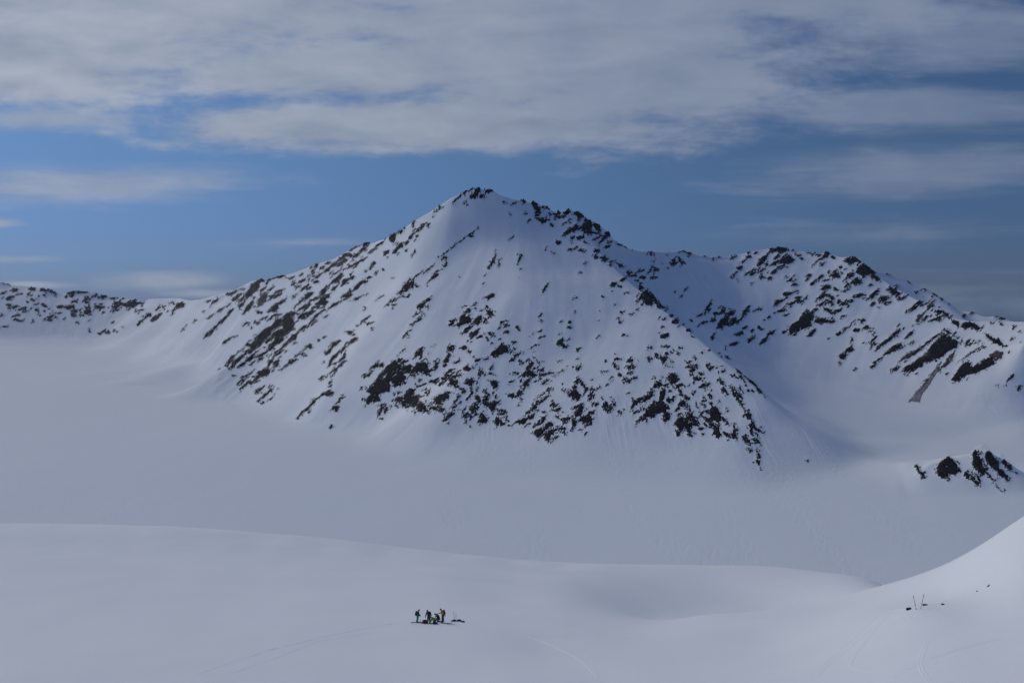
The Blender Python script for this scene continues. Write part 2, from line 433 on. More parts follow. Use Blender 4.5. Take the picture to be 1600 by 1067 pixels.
P 1100 395 1120 360 1160 340 1195 345 1195 385 1160 420
1200 375 1240 375 12; 1165 450 1180 440 18; 1345 370 1370 365 12
P 1380 380 1410 345 1460 400 1450 440 1410 450 1395 410
1225 470 1255 430 12; 1120 570 1180 500 14; 1160 520 1195 480 12; 990 600 1050 540 18; 1030 540 1055 520 14; 980 645 1030 625 18; 985 610 1000 600 10; 1050 605 1065 595 14; 1040 670 1045 665 14; 1085 680 1130 630 10; 1075 675 1080 670 8
P 1150 660 1200 600 1230 600 1260 660 1220 680 1190 705
P 1085 745 1100 710 1140 690 1170 720 1130 750
1100 780 1135 770 12; 1105 810 1130 795 18; 1215 720 1240 710 20; 1180 745 1190 740 10
P 1240 800 1260 750 1310 720 1355 780 1300 800 1260 812
1260 735 1290 705 14; 1320 805 1335 800 12; 1165 850 1170 830 8
P 1220 545 1230 500 1260 540 1280 580 1270 600 1240 580
P 1290 600 1300 540 1320 520 1360 530 1350 600 1420 570 1460 580 1430 640 1390 690 1350 640
1300 490 1310 460 22; 1330 500 1370 510 10; 1430 540 1450 510 22; 1410 490 1415 485 8; 1465 610 1480 605 8; 1440 660 1455 655 10
P 1465 720 1470 670 1500 660 1530 700 1490 725
1530 740 1545 750 12
P 1415 800 1430 750 1460 740 1475 790 1450 825
1470 830 1520 810 26; 1540 775 1570 775 16; 1555 830 1580 825 14; 1565 515 1600 505 16
T G 760 540 6.667
P 40 90 70 60 120 15 160 -10 215 0 230 60 190 75 160 90 120 110 70 105
240 160 285 140 18; 285 110 300 130 14; 285 105 355 85 12; 310 90 350 75 10; 290 35 305 38 18; 250 40 255 40 8; 340 160 375 165 22; 365 185 380 180 18; 410 165 455 135 16; 490 60 496 58 8; 495 130 515 125 10; 515 155 600 165 5; 450 190 490 175 26; 415 230 470 210 22
P 360 320 380 280 440 250 490 270 520 320 470 330 420 310 385 330
540 255 595 250 24; 565 305 630 300 24; 550 295 560 290 12; 490 235 500 230 12
P 370 420 380 390 425 345 445 360 430 410 390 420
375 445 410 435 14; 490 385 550 360 12; 580 395 650 360 18; 600 375 620 365 16; 245 290 280 280 14; 300 300 335 285 20; 290 275 300 272 8; 230 400 290 360 7; 355 360 362 358 10; 225 520 290 510 16; 275 535 290 520 12; 305 530 370 490 30; 330 480 365 490 22; 350 560 365 550 16; 335 630 350 625 9; 530 540 600 490 7; 600 490 670 445 10; 640 460 655 455 12; 515 590 570 560 16; 550 600 600 560 22; 590 555 660 525 16; 450 680 520 640 26; 480 640 500 630 20; 410 705 440 690 20; 520 680 550 675 10; 580 690 630 700 12
P 310 795 370 760 400 740 420 790 400 830 370 815
P 410 780 430 740 480 715 490 745 450 770
430 825 455 810 14
P 470 870 500 830 540 790 590 745 630 730 600 780 580 810 520 840
P 480 915 510 880 570 850 600 840 640 860 600 900 560 940 530 955
P 600 850 620 810 690 800 700 840 650 860
P 605 920 640 900 700 860 750 850 740 880 690 900 670 960 650 995 620 990
680 980 740 945 20; 770 860 820 860 30; 775 900 825 915 12; 780 850 800 845 12; 665 640 700 610 16; 690 600 750 620 14; 670 660 720 680 14; 730 680 780 635 16; 700 640 720 630 10; 800 690 805 688 6; 715 740 730 736 10; 765 765 810 760 16
P 800 790 820 745 865 745 865 785 840 805
P 915 400 930 370 950 330 975 345 960 380 940 400
970 390 985 370 18; 905 430 940 430 22
P 865 510 880 470 930 445 960 490 985 540 950 560 910 570 890 540
P 1010 510 1030 460 990 410 1000 380 1050 440 1060 460 1030 500
900 660 980 610 20
P 905 720 940 670 1000 590 1010 630 1000 670 980 730 940 740
1060 700 1110 700 24; 1120 712 1125 710 8
P 890 830 890 740 930 760 940 820 910 850
P 960 780 990 740 1060 720 1105 760 1090 820 1030 810 1000 800
1040 830 1085 820 16; 890 885 900 885 10; 955 880 990 880 12; 1035 920 1050 895 14; 1085 370 1115 350 10; 1080 460 1105 430 14; 1120 465 1160 445 12
P 1050 520 1080 490 1130 520 1120 540 1080 570
1060 560 1090 555 12; 1115 610 1160 610 24; 840 500 850 490 14; 785 460 795 450 9; 785 398 800 400 8; 810 485 815 480 7; 930 250 965 240 26; 930 215 985 215 7; 945 130 960 132 7; 945 35 970 40 16; 735 5 750 5 8; 690 290 705 285 10; 735 295 800 240 7; 740 150 780 150 6; 1195 530 1215 560 12
P 1210 640 1215 600 1240 590 1280 620 1310 640 1300 670 1280 670 1270 640 1230 640
P 1210 645 1230 670 1270 695 1290 680 1260 670 1235 630
1300 580 1330 590 10; 1290 545 1310 545 6; 1320 620 1335 622 10; 1245 420 1260 412 8; 1375 690 1400 670 16; 1395 720 1405 700 10; 1430 665 1440 660 8; 1465 500 1490 485 6; 1335 145 1390 130 22; 1310 195 1330 185 12; 1330 225 1360 210 18; 1350 240 1380 240 18; 1335 85 1345 87 6; 1375 310 1400 300 24; 1285 350 1310 320 10; 1295 375 1300 370 8; 1215 270 1265 260 9; 1465 170 1495 150 22; 1465 230 1495 210 16; 1410 360 1450 345 14; 1425 390 1440 385 12; 1470 310 1530 270 10; 1465 380 1500 350 10; 1240 160 1246 158 6
T H 980 540 5.333
15 130 45 115 22; 5 175 50 160 12; 20 185 55 185 12; 0 230 30 215 10; 50 265 80 265 18; 0 295 10 290 8; 95 125 100 125 7; 165 20 205 10 16; 165 105 205 105 18; 230 95 255 75 20; 235 70 255 65 8
P 265 100 290 85 340 100 330 120 300 140
320 60 345 75 22; 305 5 335 5 14; 380 35 390 35 12; 410 70 435 65 12; 440 15 465 25 8; 365 130 385 135 7; 320 175 380 175 5; 555 92 558 92 6; 620 62 632 62 9; 672 42 678 42 10; 760 62 775 62 5; 810 90 840 90 7; 840 100 870 125 12; 870 125 900 145 9
P 335 280 350 240 370 225 420 250 430 290 400 320 360 310
205 270 210 270 8; 285 270 300 255 7
P 200 360 230 320 270 290 290 320 270 350
310 330 345 320 14; 275 320 330 340 10; 180 390 240 375 10
P 60 470 100 430 140 430 200 390 220 410 180 450 110 480
45 440 80 490 20; 30 520 60 480 18; 50 560 80 545 18; 95 555 120 535 8; 40 530 50 545 10
P 75 630 130 580 170 520 225 450 230 490 260 460 290 360 320 370 310 430 290 450 330 490 320 540 340 570 300 590 300 550 260 560 220 600 170 590 150 620 100 640
P 295 620 310 580 350 570 360 600 320 640
150 640 165 630 14; 335 455 380 455 34; 380 430 392 428 14; 345 380 370 370 12; 405 350 450 330 20; 440 330 465 325 10; 430 375 450 385 16; 440 410 465 412 18; 480 420 510 445 22
P 420 490 455 455 495 480 490 510 450 510
400 555 430 510 16; 495 500 530 560 20; 490 575 540 570 20
P 390 660 420 610 450 590 480 610 500 640 550 640 520 680 545 720 510 730 480 690 440 720 420 680
P 490 630 500 580 550 590 600 640 590 670 560 670 545 620
430 580 445 560 14; 405 705 435 745 22; 505 740 545 750 20; 570 738 574 738 7; 605 690 635 690 22; 620 730 635 740 16; 495 145 540 125 14; 500 165 540 170 10; 560 160 590 190 14; 520 215 555 195 28; 515 245 550 240 14; 590 220 625 240 16; 555 280 590 265 24; 545 310 560 300 14; 590 285 625 270 16; 660 180 690 150 16; 685 210 695 180 18; 695 180 720 180 14; 735 170 740 170 6; 780 165 800 175 8; 790 215 815 210 18
P 750 290 765 272 800 300 795 325 770 310
800 325 815 330 8
P 790 355 810 350 845 390 830 400 805 385
770 460 775 465 6; 820 515 830 520 9; 830 535 845 540 7; 605 345 645 325 26; 660 340 690 310 18; 640 360 660 365 10; 700 370 705 375 7; 550 410 575 370 8; 535 400 540 400 6; 680 405 700 440 24; 620 465 660 455 16; 630 435 645 425 12; 620 490 640 490 8; 570 495 600 525 12; 690 490 710 480 20
P 680 560 700 510 740 510 780 560 780 590 840 630 850 655 810 640 790 620 760 640 740 630 710 620 690 590
610 580 640 540 14; 625 590 690 630 22; 640 640 665 675 16; 680 690 700 650 20; 700 640 730 680 24
P 715 700 740 680 770 640 760 690 785 740 760 765 730 740
805 725 860 755 26; 835 780 842 785 12
P 870 760 885 700 885 640 900 680 905 740 920 775 890 780
910 690 925 710 12
P 905 200 920 180 970 180 1000 220 1020 270 990 260 970 230 940 235
940 230 990 315 9; 865 245 890 250 12; 900 265 935 270 8; 1030 285 1080 350 18; 1080 350 1120 395 16; 1035 370 1055 390 14; 1000 375 1015 380 12; 940 370 970 395 8; 870 335 890 410 14; 890 410 940 470 22; 910 385 960 445 16; 940 480 990 540 12; 985 575 1030 575 26; 1000 590 1050 640 26; 1010 660 1080 700 26; 1030 650 1060 660 14; 1080 700 1115 710 7; 1120 725 1122 725 6; 1020 700 1050 750 18; 1045 780 1080 770 12; 1070 780 1095 810 8; 1055 810 1070 825 7; 955 755 1000 790 18; 990 790 1025 830 22; 1005 860 1040 875 14; 1080 875 1090 878 8; 1085 900 1105 930 18; 1080 955 1100 980 20
T I 800 270 4
5 195 10 190 8; 55 165 75 180 14
P 120 190 140 175 160 210 180 230 170 270 150 280 145 240
195 210 240 225 20; 80 255 95 260 6
P 150 290 200 280 230 300 190 315
240 320 255 335 14; 230 255 240 260 10; 260 255 300 280 14; 285 245 295 255 12
P 330 245 350 225 365 245 350 262
320 280 330 265 16
P 385 255 415 245 450 275 420 290
320 320 370 290 7; 455 290 470 300 10
P 310 400 330 370 370 345 400 315 420 335 410 360 380 360 350 385
P 420 350 440 320 490 300 500 340 490 390 460 370
P 505 325 530 315 560 360 540 370
365 410 385 400 14; 410 410 450 400 18; 445 435 470 440 9
P 535 450 560 420 580 390 585 370 605 365 620 390 580 415 555 440
500 425 560 395 10; 500 375 555 380 8; 575 470 610 455 14; 600 425 630 435 10; 650 430 652 430 8; 660 450 690 445 9; 700 460 720 465 7; 720 460 750 470 8; 350 485 410 465 10; 415 485 460 497 7; 365 435 375 440 6; 280 435 300 430 20; 105 298 115 298 9; 515 525 540 530 14; 510 490 545 490 14
P 550 535 575 520 600 540 575 555
610 560 625 555 10; 615 580 618 578 6; 455 570 460 565 8; 650 560 700 590 5; 680 578 690 582 6; 40 560 55 520 14; 55 515 60 512 8; 50 605 55 603 6; 40 655 42 655 5; 210 470 212 470 5; 245 497 250 497 5; 190 745 215 705 10; 425 630 430 628 4; 400 780 410 780 6; 390 870 395 865 6; 180 880 185 878 6; 560 770 572 778 7; 620 700 655 690 18; 620 712 635 700 14; 685 670 705 660 16; 675 712 685 708 10; 620 745 625 742 8; 720 750 730 750 10; 720 625 745 620 18; 725 645 770 640 8; 800 685 805 700 10; 795 655 830 655 16; 790 620 820 610 10; 770 640 775 630 8; 865 655 910 655 12; 885 605 915 605 16; 880 590 890 592 8; 935 568 940 567 8; 975 600 978 602 8; 855 630 860 630 7
P 990 570 1000 540 1020 535 1025 570 1005 585
1035 520 1055 550 10; 1050 555 1085 570 12; 865 515 885 500 8; 970 520 972 518 6; 1065 490 1090 492 14; 1100 505 1115 510 7; 850 495 855 493 6; 880 550 882 552 4; 1200 525 1210 525 5; 1280 520 1305 515 8; 1250 548 1252 545 4; 1365 540 1405 515 10; 795 730 815 715 16
P 790 800 800 770 830 735 870 745 905 790 940 830 970 850 930 840 880 800 870 830 830 820 810 790
775 800 785 800 12; 910 835 930 845 14; 780 855 786 855 6; 680 865 690 875 12; 735 883 755 883 7; 670 935 680 930 14; 665 915 668 912 7; 640 830 648 820 6; 545 865 548 865 5; 540 925 550 925 5; 355 940 365 930 8; 350 970 370 960 7; 300 935 305 930 7; 690 1015 705 1010 12; 525 1035 530 1030 8; 290 1055 320 1045 20; 940 915 960 912 8; 990 890 1000 892 8; 1000 930 1035 930 26; 1090 985 1115 990 12; 1065 950 1080 950 7; 935 1025 975 1010 24; 930 965 950 960 8; 1125 1020 1135 1025 5; 1070 750 1100 715 7; 1015 750 1020 740 5; 1205 860 1245 820 14; 1225 860 1245 855 10; 1155 900 1190 880 10; 1185 940 1220 930 14; 1240 930 1270 920 14; 1265 880 1285 875 14; 1290 885 1330 860 14; 1310 845 1340 850 7
P 1275 975 1300 920 1340 890 1355 900 1350 950 1310 970
P 1340 890 1365 860 1390 870 1380 890
P 1355 950 1365 920 1400 900 1395 940 1370 955
1400 940 1440 910 14; 1440 890 1460 870 14; 1455 870 1485 830 16; 1520 860 1560 850 8; 1245 1040 1270 1000 10; 1400 1015 1440 1000 20; 1440 975 1470 960 14; 1490 990 1510 985 10; 1540 960 1560 980 14; 1480 1050 1510 1030 10; 1560 1060 1600 1020 14; 1370 650 1405 620 10; 1410 600 1440 590 18; 1440 560 1450 548 7; 1455 640 1520 600 10; 1465 530 1490 525 14; 1490 640 1520 625 14; 1530 585 1560 560 16; 1550 560 1600 510 24; 1540 620 1580 600 10; 1550 655 1570 650 16; 1580 570 1600 570 14; 1475 500 1485 495 10; 1515 510 1530 500 10; 1490 692 1495 690 6; 1110 918 1130 925 8; 1410 678 1415 676 7
T J 1200 350 4
P 0 180 20 155 50 150 80 145 115 155 110 175 80 185 50 170 20 180
P 10 260 30 240 55 235 50 255
35 220 70 200 14
P 60 240 90 205 130 195 160 220 150 245 110 250
20 310 50 290 18; 60 280 110 260 18; 0 345 20 335 14; 170 195 200 200 12; 200 215 220 222 8; 150 165 170 170 6; 240 180 290 185 5; 300 195 330 192 6
P 280 260 310 225 350 195 360 170 390 185 365 205 320 230
330 260 360 235 10; 390 205 420 215 10
P 470 230 500 215 530 200 550 210 580 235 545 240 510 250
P 550 300 570 255 600 250 650 290 665 310 620 320 590 330
110 330 118 325 6; 120 360 145 345 12; 235 355 250 340 9; 240 330 270 320 12; 320 340 340 315 14; 335 355 385 350 8; 270 380 310 350 14; 370 310 385 295 10; 150 385 180 375 14; 155 360 160 355 8
P 385 320 410 295 430 300 445 330 420 340
450 300 465 310 10; 445 270 460 265 14
P 475 350 500 310 540 300 530 330 500 340
P 510 370 540 340 580 345 580 375 540 380
480 395 505 370 14; 470 420 510 405 10; 580 290 600 300 14; 640 330 660 315 10; 660 320 690 350 20; 625 390 655 378 8
P 625 465 650 430 690 400 680 430 650 470
P 325 410 350 385 385 380 390 400 350 415
410 415 430 412 8; 430 410 440 415 6; 530 460 550 450 14; 560 450 595 440 20
P 690 480 720 450 755 455 740 480 700 490
P 745 410 760 390 800 415 830 435 800 450 780 445 760 420
640 510 665 490 16; 730 500 770 485 14; 690 475 740 460 14; 810 475 860 455 14; 690 520 695 525 8; 100 440 145 430 18; 35 515 60 480 14; 50 500 120 460 12; 60 550 110 535 16; 130 500 165 495 14
P 165 480 185 450 205 460 205 490 185 495
210 495 245 455 7; 135 520 145 515 10; 180 435 186 433 6; 90 575 130 560 5
P 295 480 320 450 350 430 360 445 330 470
360 440 410 465 18; 320 510 350 490 14; 360 475 410 500 16; 435 490 500 500 18; 500 485 525 480 18; 440 475 450 500 10; 345 530 395 540 14; 280 550 310 530 18; 410 550 455 535 14; 380 550 420 565 10
P 130 650 150 630 190 600 215 570 240 530 280 560 290 585 270 610 275 635 240 650 200 660 150 685 130 680
P 285 620 310 585 350 590 370 605 330 620
350 610 420 612 14
P 245 700 260 675 300 655 295 675 265 700
455 580 480 570 6; 485 660 545 600 6; 580 620 600 595 14; 430 695 455 670 14; 0 690 35 675 18; 90 680 115 670 10; 155 695 175 690 10; 0 585 15 580 10; 530 665 570 660 18; 600 650 635 650 12; 595 655 620 635 10; 655 655 662 650 6; 370 720 378 718 7
P 480 795 500 770 525 760 535 785 510 800
P 440 820 460 810 490 820 480 840 450 845
440 865 460 865 8; 520 705 530 735 6; 540 912 552 908 6; 590 745 605 740 7; 640 740 680 700 12; 645 765 670 740 8
P 660 800 700 755 740 720 800 670 830 665 800 700 760 730 720 760
P 720 820 770 770 830 740 840 765 800 790 750 810
P 660 865 690 840 715 830 700 855
640 895 668 885 8
P 860 715 880 680 910 665 900 690
875 755 910 735 7; 820 665 826 650 6; 900 640 910 630 4
P 860 550 890 530 930 490 970 480 950 500 900 545
920 520 1000 495 8
P 920 605 950 570 990 540 1000 515 1020 500 1000 540 970 560 945 610
960 610 1000 575 14; 1010 510 1035 515 12; 1000 610 1080 585 10; 1040 600 1080 590 14; 1045 550 1100 550 12; 1100 560 1140 590 10; 1150 600 1190 630 20
P 1205 640 1220 620 1290 620 1330 650 1310 665 1270 640 1230 655
1060 590 1130 560 8
P 770 915 800 890 825 890 800 920
P 830 920 860 890 930 850 1000 800 1020 760 1060 720 1100 680 1150 710 1190 740 1180 770 1130 790 1090 830 1040 850 980 870 960 890 890 930
830 850 900 800 16; 870 840 1000 740 14; 1000 740 1080 680 10; 1110 660 1130 680 14; 1120 670 1150 690 8; 1175 700 1185 720 7
P 1060 925 1090 890 1130 830 1170 790 1150 850 1110 890
920 940 935 935 7
P 1140 975 1180 920 1220 870 1250 860 1280 890 1350 850 1400 830 1420 870 1370 900 1300 930 1240 940 1190 985
P 1380 820 1420 795 1470 800 1460 840 1420 850
1240 740 1265 725 14; 1290 740 1300 735 8; 1230 760 1300 740 8; 1210 850 1300 780 6; 1110 940 1130 930 8; 1240 975 1246 970 7; 1340 775 1360 770 8
P 1350 680 1400 710 1440 730 1480 760 1450 760 1400 730 1370 710
1280 800 1340 760 5; 1485 990 1520 950 10; 1520 960 1540 940 7; 1560 1040 1580 1010 14; 1505 805 1510 790 8; 1435 1015 1437 1012 4; 800 390 805 390 7; 870 350 890 370 5; 920 425 925 425 7; 970 400 1000 410 6; 1030 430 1060 450 6; 1020 455 1030 455 5; 1080 465 1100 475 6; 1130 495 1135 500 5; 1220 570 1240 570 9; 1260 555 1285 553 9; 1420 575 1440 580 7; 1440 595 1475 595 9; 1450 630 1465 632 8; 1530 640 1540 645 8; 1570 670 1580 675 6; 1525 720 1530 722 6; 1575 735 1580 735 5; 1390 615 1395 618 5; 740 310 760 318 4
T K 900 520 4
960 75 1010 65 16; 1080 50 1115 30 9; 1150 75 1190 35 12
T L 1250 560 4.571
825 765 845 780 14; 840 790 870 830 14; 870 830 890 810 18; 870 850 885 845 14
P 975 820 980 770 1020 730 1060 705 1090 720 1130 770 1150 800 1110 830 1060 820 1050 855 1000 850
P 1235 770 1235 660 1255 655 1290 720 1310 770 1340 820 1310 835 1270 810
1260 820 1290 890 14
P 1170 830 1190 800 1210 830 1200 855
P 1220 860 1225 815 1260 870 1280 900 1250 890
P 1320 710 1330 650 1370 690 1420 740 1420 780 1490 840 1480 855 1430 840 1390 790 1360 770
1270 640 1310 640 12; 1290 650 1310 655 8; 1300 710 1340 790 7; 1340 820 1370 860 10; 1370 860 1405 870 7; 1420 690 1440 700 12
P 1430 740 1460 720 1500 770 1520 810 1490 790
1535 810 1550 820 7; 1460 855 1490 870 7; 1400 900 1450 960 4; 1065 855 1070 858 5; 45 728 55 728 6; 1410 195 1412 200 5; 390 80 405 78 6; 510 60 535 50 12
T J 1200 350 4
950 1040 1010 965 14; 1015 960 1040 920 7; 1050 900 1065 880 5
T E 560 540 6.667
290 370 360 300 60; 400 290 480 250 46; 540 290 600 260 40; 520 560 560 600 40
"""
# ================================================================== TERRAIN BEYOND THE NEAR SLOPE
FAR_DROP = [(5500, 0), (6200, -60), (9000, -380), (20000, -1400), (35000, -2900)]      # beyond the ranges the land falls away


def poly_pts(L, Y=True):
    return [at(*q) for q in L]


RIDGES = {
 'main': [(310, 466, 3600), (335, 459, 3250), (370, 449, 2950), (394, 436, 2800), (403, 433, 2770), (412, 438, 2740),
          (440, 430, 2660), (470, 420, 2580), (495, 410, 2520), (520, 403, 2450), (545, 391, 2400), (570, 378, 2300),
          (585, 377, 2250), (600, 372, 2170), (625, 358, 2085), (650, 342, 2030), (680, 323, 1990), (710, 304, 1962),
          (728, 292, 1955), (742, 284, 1950), (753, 299, 1945), (763, 296, 1948), (772, 290, 1950), (780, 299, 1955), (800, 308, 1960),
          (815, 313, 1965), (833, 314, 1975), (850, 321, 1985), (870, 329, 1990), (888, 325, 1995), (905, 332, 2010),
          (925, 344, 2030), (940, 352, 2050), (950, 361, 2060), (960, 374, 2080), (985, 388, 2120), (1000, 391, 2160)],
 'right': [(1000, 391, 2160), (1030, 392, 2220), (1060, 390, 2280), (1075, 392, 2300), (1090, 398, 2330), (1120, 400, 2380),
           (1150, 398, 2420), (1170, 393, 2430), (1195, 388, 2440), (1215, 385, 2440), (1240, 389, 2430), (1265, 393, 2420),
           (1280, 395, 2410), (1291, 391, 2400), (1305, 401, 2380), (1318, 401, 2370), (1333, 398, 2350), (1345, 407, 2330),
           (1362, 423, 2300), (1375, 432, 2270), (1400, 449, 2220), (1420, 461, 2180), (1450, 476, 2110), (1475, 488, 2060),
           (1495, 497, 2020), (1530, 511, 1960), (1550, 526, 1900), (1572, 541, 1840), (1600, 536, 1800), (1690, 515, 1780),
           (1800, 500, 1780)],
 'back': [(1340, 410, 3000), (1365, 421, 3100), (1385, 426, 3150), (1412, 434, 3200), (1430, 444, 3200), (1445, 449, 3200), (1462, 459, 3200),
          (1480, 471, 3200), (1500, 486, 3200), (1520, 486, 3200), (1535, 494, 3200), (1555, 493, 3200), (1570, 496, 3200),
          (1587, 511, 3200), (1600, 514, 3200), (1690, 545, 3200), (1800, 560, 3200)],
 'left': [(-120, 425, 5300), (-50, 438, 5250), (0, 440, 5200), (15, 444, 5200), (35, 445, 5200), (50, 450, 5150), (63, 450, 5150), (75, 452, 5100),
          (100, 458, 5100), (107, 455, 5100), (118, 453, 5100), (140, 455, 5100), (160, 459, 5100), (175, 464, 5100),
          (190, 465, 5100), (215, 469, 5000), (222, 472, 4900), (232, 466, 4800), (255, 465, 4600), (280, 464, 4400),
          (290, 466, 4200), (300, 467, 4000), (310, 466, 3600)],
 'spur': [(800, 316, 1940), (775, 335, 1925), (740, 370, 1905), (690, 413, 1870), (640, 455, 1830), (560, 525, 1850), (500, 600, 1780),
          (452, 655, 1745)],
 'nose': [(905, 345, 1990), (925, 375, 1925), (945, 400, 1860), (972, 425, 1795), (1000, 450, 1720), (1030, 475, 1660), (1060, 500, 1600), (1095, 530, 1530),
          (1130, 560, 1460), (1160, 583, 1410), (1190, 613, 1360), (1240, 655, 1305), (1290, 692, 1255), (1330, 722, 1225)],
 'knoll': [(1434, 738, 1120), (1460, 720, 1145), (1480, 714, 1150), (1505, 708, 1150), (1530, 699, 1150), (1555, 706, 1155), (1580, 724, 1160),
           (1600, 744, 1165)],
}
BASE = [(335, 606), (375, 628), (420, 650), (470, 668), (520, 683), (560, 695), (640, 715), (720, 731), (810, 739), (900, 745), (1000, 750), (1100, 757),
        (1190, 760), (1290, 765)]                                     # foot of the main mountain, on the level glacier
LOOSE = [(650, 405, 1925), (590, 450, 2020), (510, 480, 2190), (430, 525, 2330), (380, 560, 2400), (520, 540, 1990), (440, 590, 2010),
         (600, 665, 1520), (740, 683, 1340), (900, 692, 1270), (1050, 702, 1235), (1150, 700, 1215), (740, 560, 1530), (880, 560, 1512), (1000, 560, 1475),
         (820, 430, 1748), (825, 368, 1890), (660, 560, 1590), (600, 480, 1840),
         (1150, 455, 2240), (1230, 480, 2200), (1330, 500, 2110), (1420, 545, 1960), (1480, 570, 1870), (1560, 600, 1760), (1060, 470, 2090),
         (1210, 575, 2030), (1300, 600, 1950), (1420, 630, 1830), (1500, 643, 1760), (1600, 657, 1700), (1700, 668, 1680),
         (1260, 625, 1850), (1400, 655, 1700), (1340, 680, 1520), (1500, 680, 1580), (1250, 640, 1780),
         (1180, 555, 2050), (300, 520, 3300), (330, 560, 2750), (250, 531, 3900), (350, 500, 2900), (390, 480, 2780), (280, 500, 3600), (340, 480, 3150)]
HID = [(200, 3600, -2), (1000, 2500, 180), (700, 2700, 150), (900, 2450, 210), (500, 3100, 80), (400, 3500, 60), (320, 4200, 130),
       (1060, 1830, 125), (1130, 1720, 85), (1200, 1600, 62), (1240, 1430, 56), (1270, 1450, 42), (1330, 1380, 19), (1020, 1960, 215), (985, 2040, 330), (1160, 1880, 100),
       (1100, 2800, 150), (1220, 2850, 150), (1340, 2700, 120), (1450, 2600, 70), (1600, 2450, 50), (1750, 2400, 40),
       (1340, 3700, 50), (1500, 3700, 20), (1700, 3700, 0), (100, 6000, 100), (250, 5600, 100), (-150, 6000, 100), (310, 4900, 90),
       (1440, 1250, 6), (1530, 1270, 4), (1600, 1270, 3), (1640, 1160, 12), (1430, 1080, 0), (1400, 1130, 3),
       (1460, 1062, 1), (1530, 1055, 1), (1600, 1065, 1), (1660, 1075, 0), (1300, 1180, 2), (1380, 1300, 2), (1450, 1400, 2), (1600, 1450, -1),
       (-200, 4560, 0), (-60, 4600, 0), (60, 4610, 2), (150, 4560, 5), (210, 4300, 25), (0, 4850, 160), (120, 4850, 160), (200, 4800, 150),
       (260, 3000, 20), (300, 2600, 10), (200, 3200, 3), (230, 3500, 15), (120, 4000, 0), (1900, 1700, 5), (1900, 2500, 60), (1900, 3300, 40)]


def base_terrain(XX, YY, cu, rows):
    pts, edges = [], []
    for nm, L in RIDGES.items():
        i0 = len(pts)
        for q in L:
            pts.append(at(*q))
        edges += [(i0 + k, i0 + k + 1) for k in range(len(L) - 1)]
    for u, v in BASE:
        d = ray(u, v)
        pts.append(CAM + d * (-CAM[2] / d[2]))
    for q in LOOSE:
        pts.append(at(*q))
    for u, Y, z in HID:
        pts.append(atz(u, Y, z))
    for u in (-300, 0, 300, 600, 900, 1200, 1500, 1900):             # the level glacier in front
        for Y in (500, 700, 900, 1030):
            pts.append(atz(u, Y, 0))
    for u, Y in ((-300, 1500), (0, 1500), (200, 1500), (-300, 2500), (0, 2500), (150, 2400), (-300, 3600), (0, 3600), (330, 1700), (250, 2100),
                 (450, 1500), (500, 1300), (620, 1180), (-300, 7000), (600, 7000), (1200, 7000), (2000, 7000), (400, 5000), (800, 3500)):
        pts.append(atz(u, Y, 0))
    pts = np.array(pts)
    v2 = [Vector((p[0], p[1])) for p in pts]
    vo, eo, fo, ov, oe, of = geometry.delaunay_2d_cdt(v2, edges, [], 0, 0.5)
    zz = np.array([np.mean([pts[i][2] for i in o]) if len(o) else np.nan for o in ov])
    for i in range(len(vo)):
        if np.isnan(zz[i]):
            d = [(vo[i] - q).length for q in v2]
            zz[i] = pts[int(np.argmin(d))][2]
    Z = np.zeros(XX.shape, dtype=np.float32)
    for t in fo:
        a, b, c = [vo[i] for i in t]
        za, zb, zc = [zz[i] for i in t]
        y0, y1 = min(a.y, b.y, c.y), max(a.y, b.y, c.y)
        r0, r1 = np.searchsorted(rows, y0) - 1, np.searchsorted(rows, y1) + 1
        r0 = max(r0, 0)
        ts = [p.x / p.y for p in (a, b, c)]
        tc = (cu - 800) / F / ray(800, 470)[1]
        c0, c1 = max(np.searchsorted(tc, min(ts)) - 1, 0), np.searchsorted(tc, max(ts)) + 1
        X, Y = XX[r0:r1, c0:c1], YY[r0:r1, c0:c1]
        if X.size == 0:
            continue
        D = (b.y - c.y) * (a.x - c.x) + (c.x - b.x) * (a.y - c.y)
        if abs(D) < 1e-6:
            continue
        l0 = ((b.y - c.y) * (X - c.x) + (c.x - b.x) * (Y - c.y)) / D
        l1 = ((c.y - a.y) * (X - c.x) + (a.x - c.x) * (Y - c.y)) / D
        l2 = 1 - l0 - l1
        m = (l0 >= -1e-4) & (l1 >= -1e-4) & (l2 >= -1e-4)
        Zs = Z[r0:r1, c0:c1]
        Zs[m] = (l0 * za + l1 * zb + l2 * zc)[m]
    return Z


# sampling grid: bearings across, distances outward (finest where the rock faces are)
cu = np.concatenate([np.array([-1800, -1000, -600, -300, -180, -110]), np.arange(-60, 1661, 0.85),
                     np.array([1700, 1760, 1850, 2000, 2300, 2800, 3500])])
rows = np.concatenate([np.arange(380, 1040, 10.0), np.arange(1040, 2460, 1.5), np.arange(2460, 3300, 3.2), np.arange(3300, 4500, 8.0), np.arange(4500, 5500, 5.0),
                       np.array([5600, 5800, 6200, 7000, 8000, 9000])])
TC = (cu - 800) / F / ray(800, 470)[1]
YY, TT = np.meshgrid(rows, TC, indexing='ij')
XX = YY * TT
NR, NC = XX.shape
Z0 = base_terrain(XX, YY, cu, rows)
Z0 = Z0 + np.interp(YY, [a for a, b in FAR_DROP], [b for a, b in FAR_DROP]).astype(np.float32) - 260 * smooth(3300, 4300, YY) * smooth(0.32, 0.45, TT)
sharp = blur(Z0, 2.2)
soft = blur(Z0, 20.0)
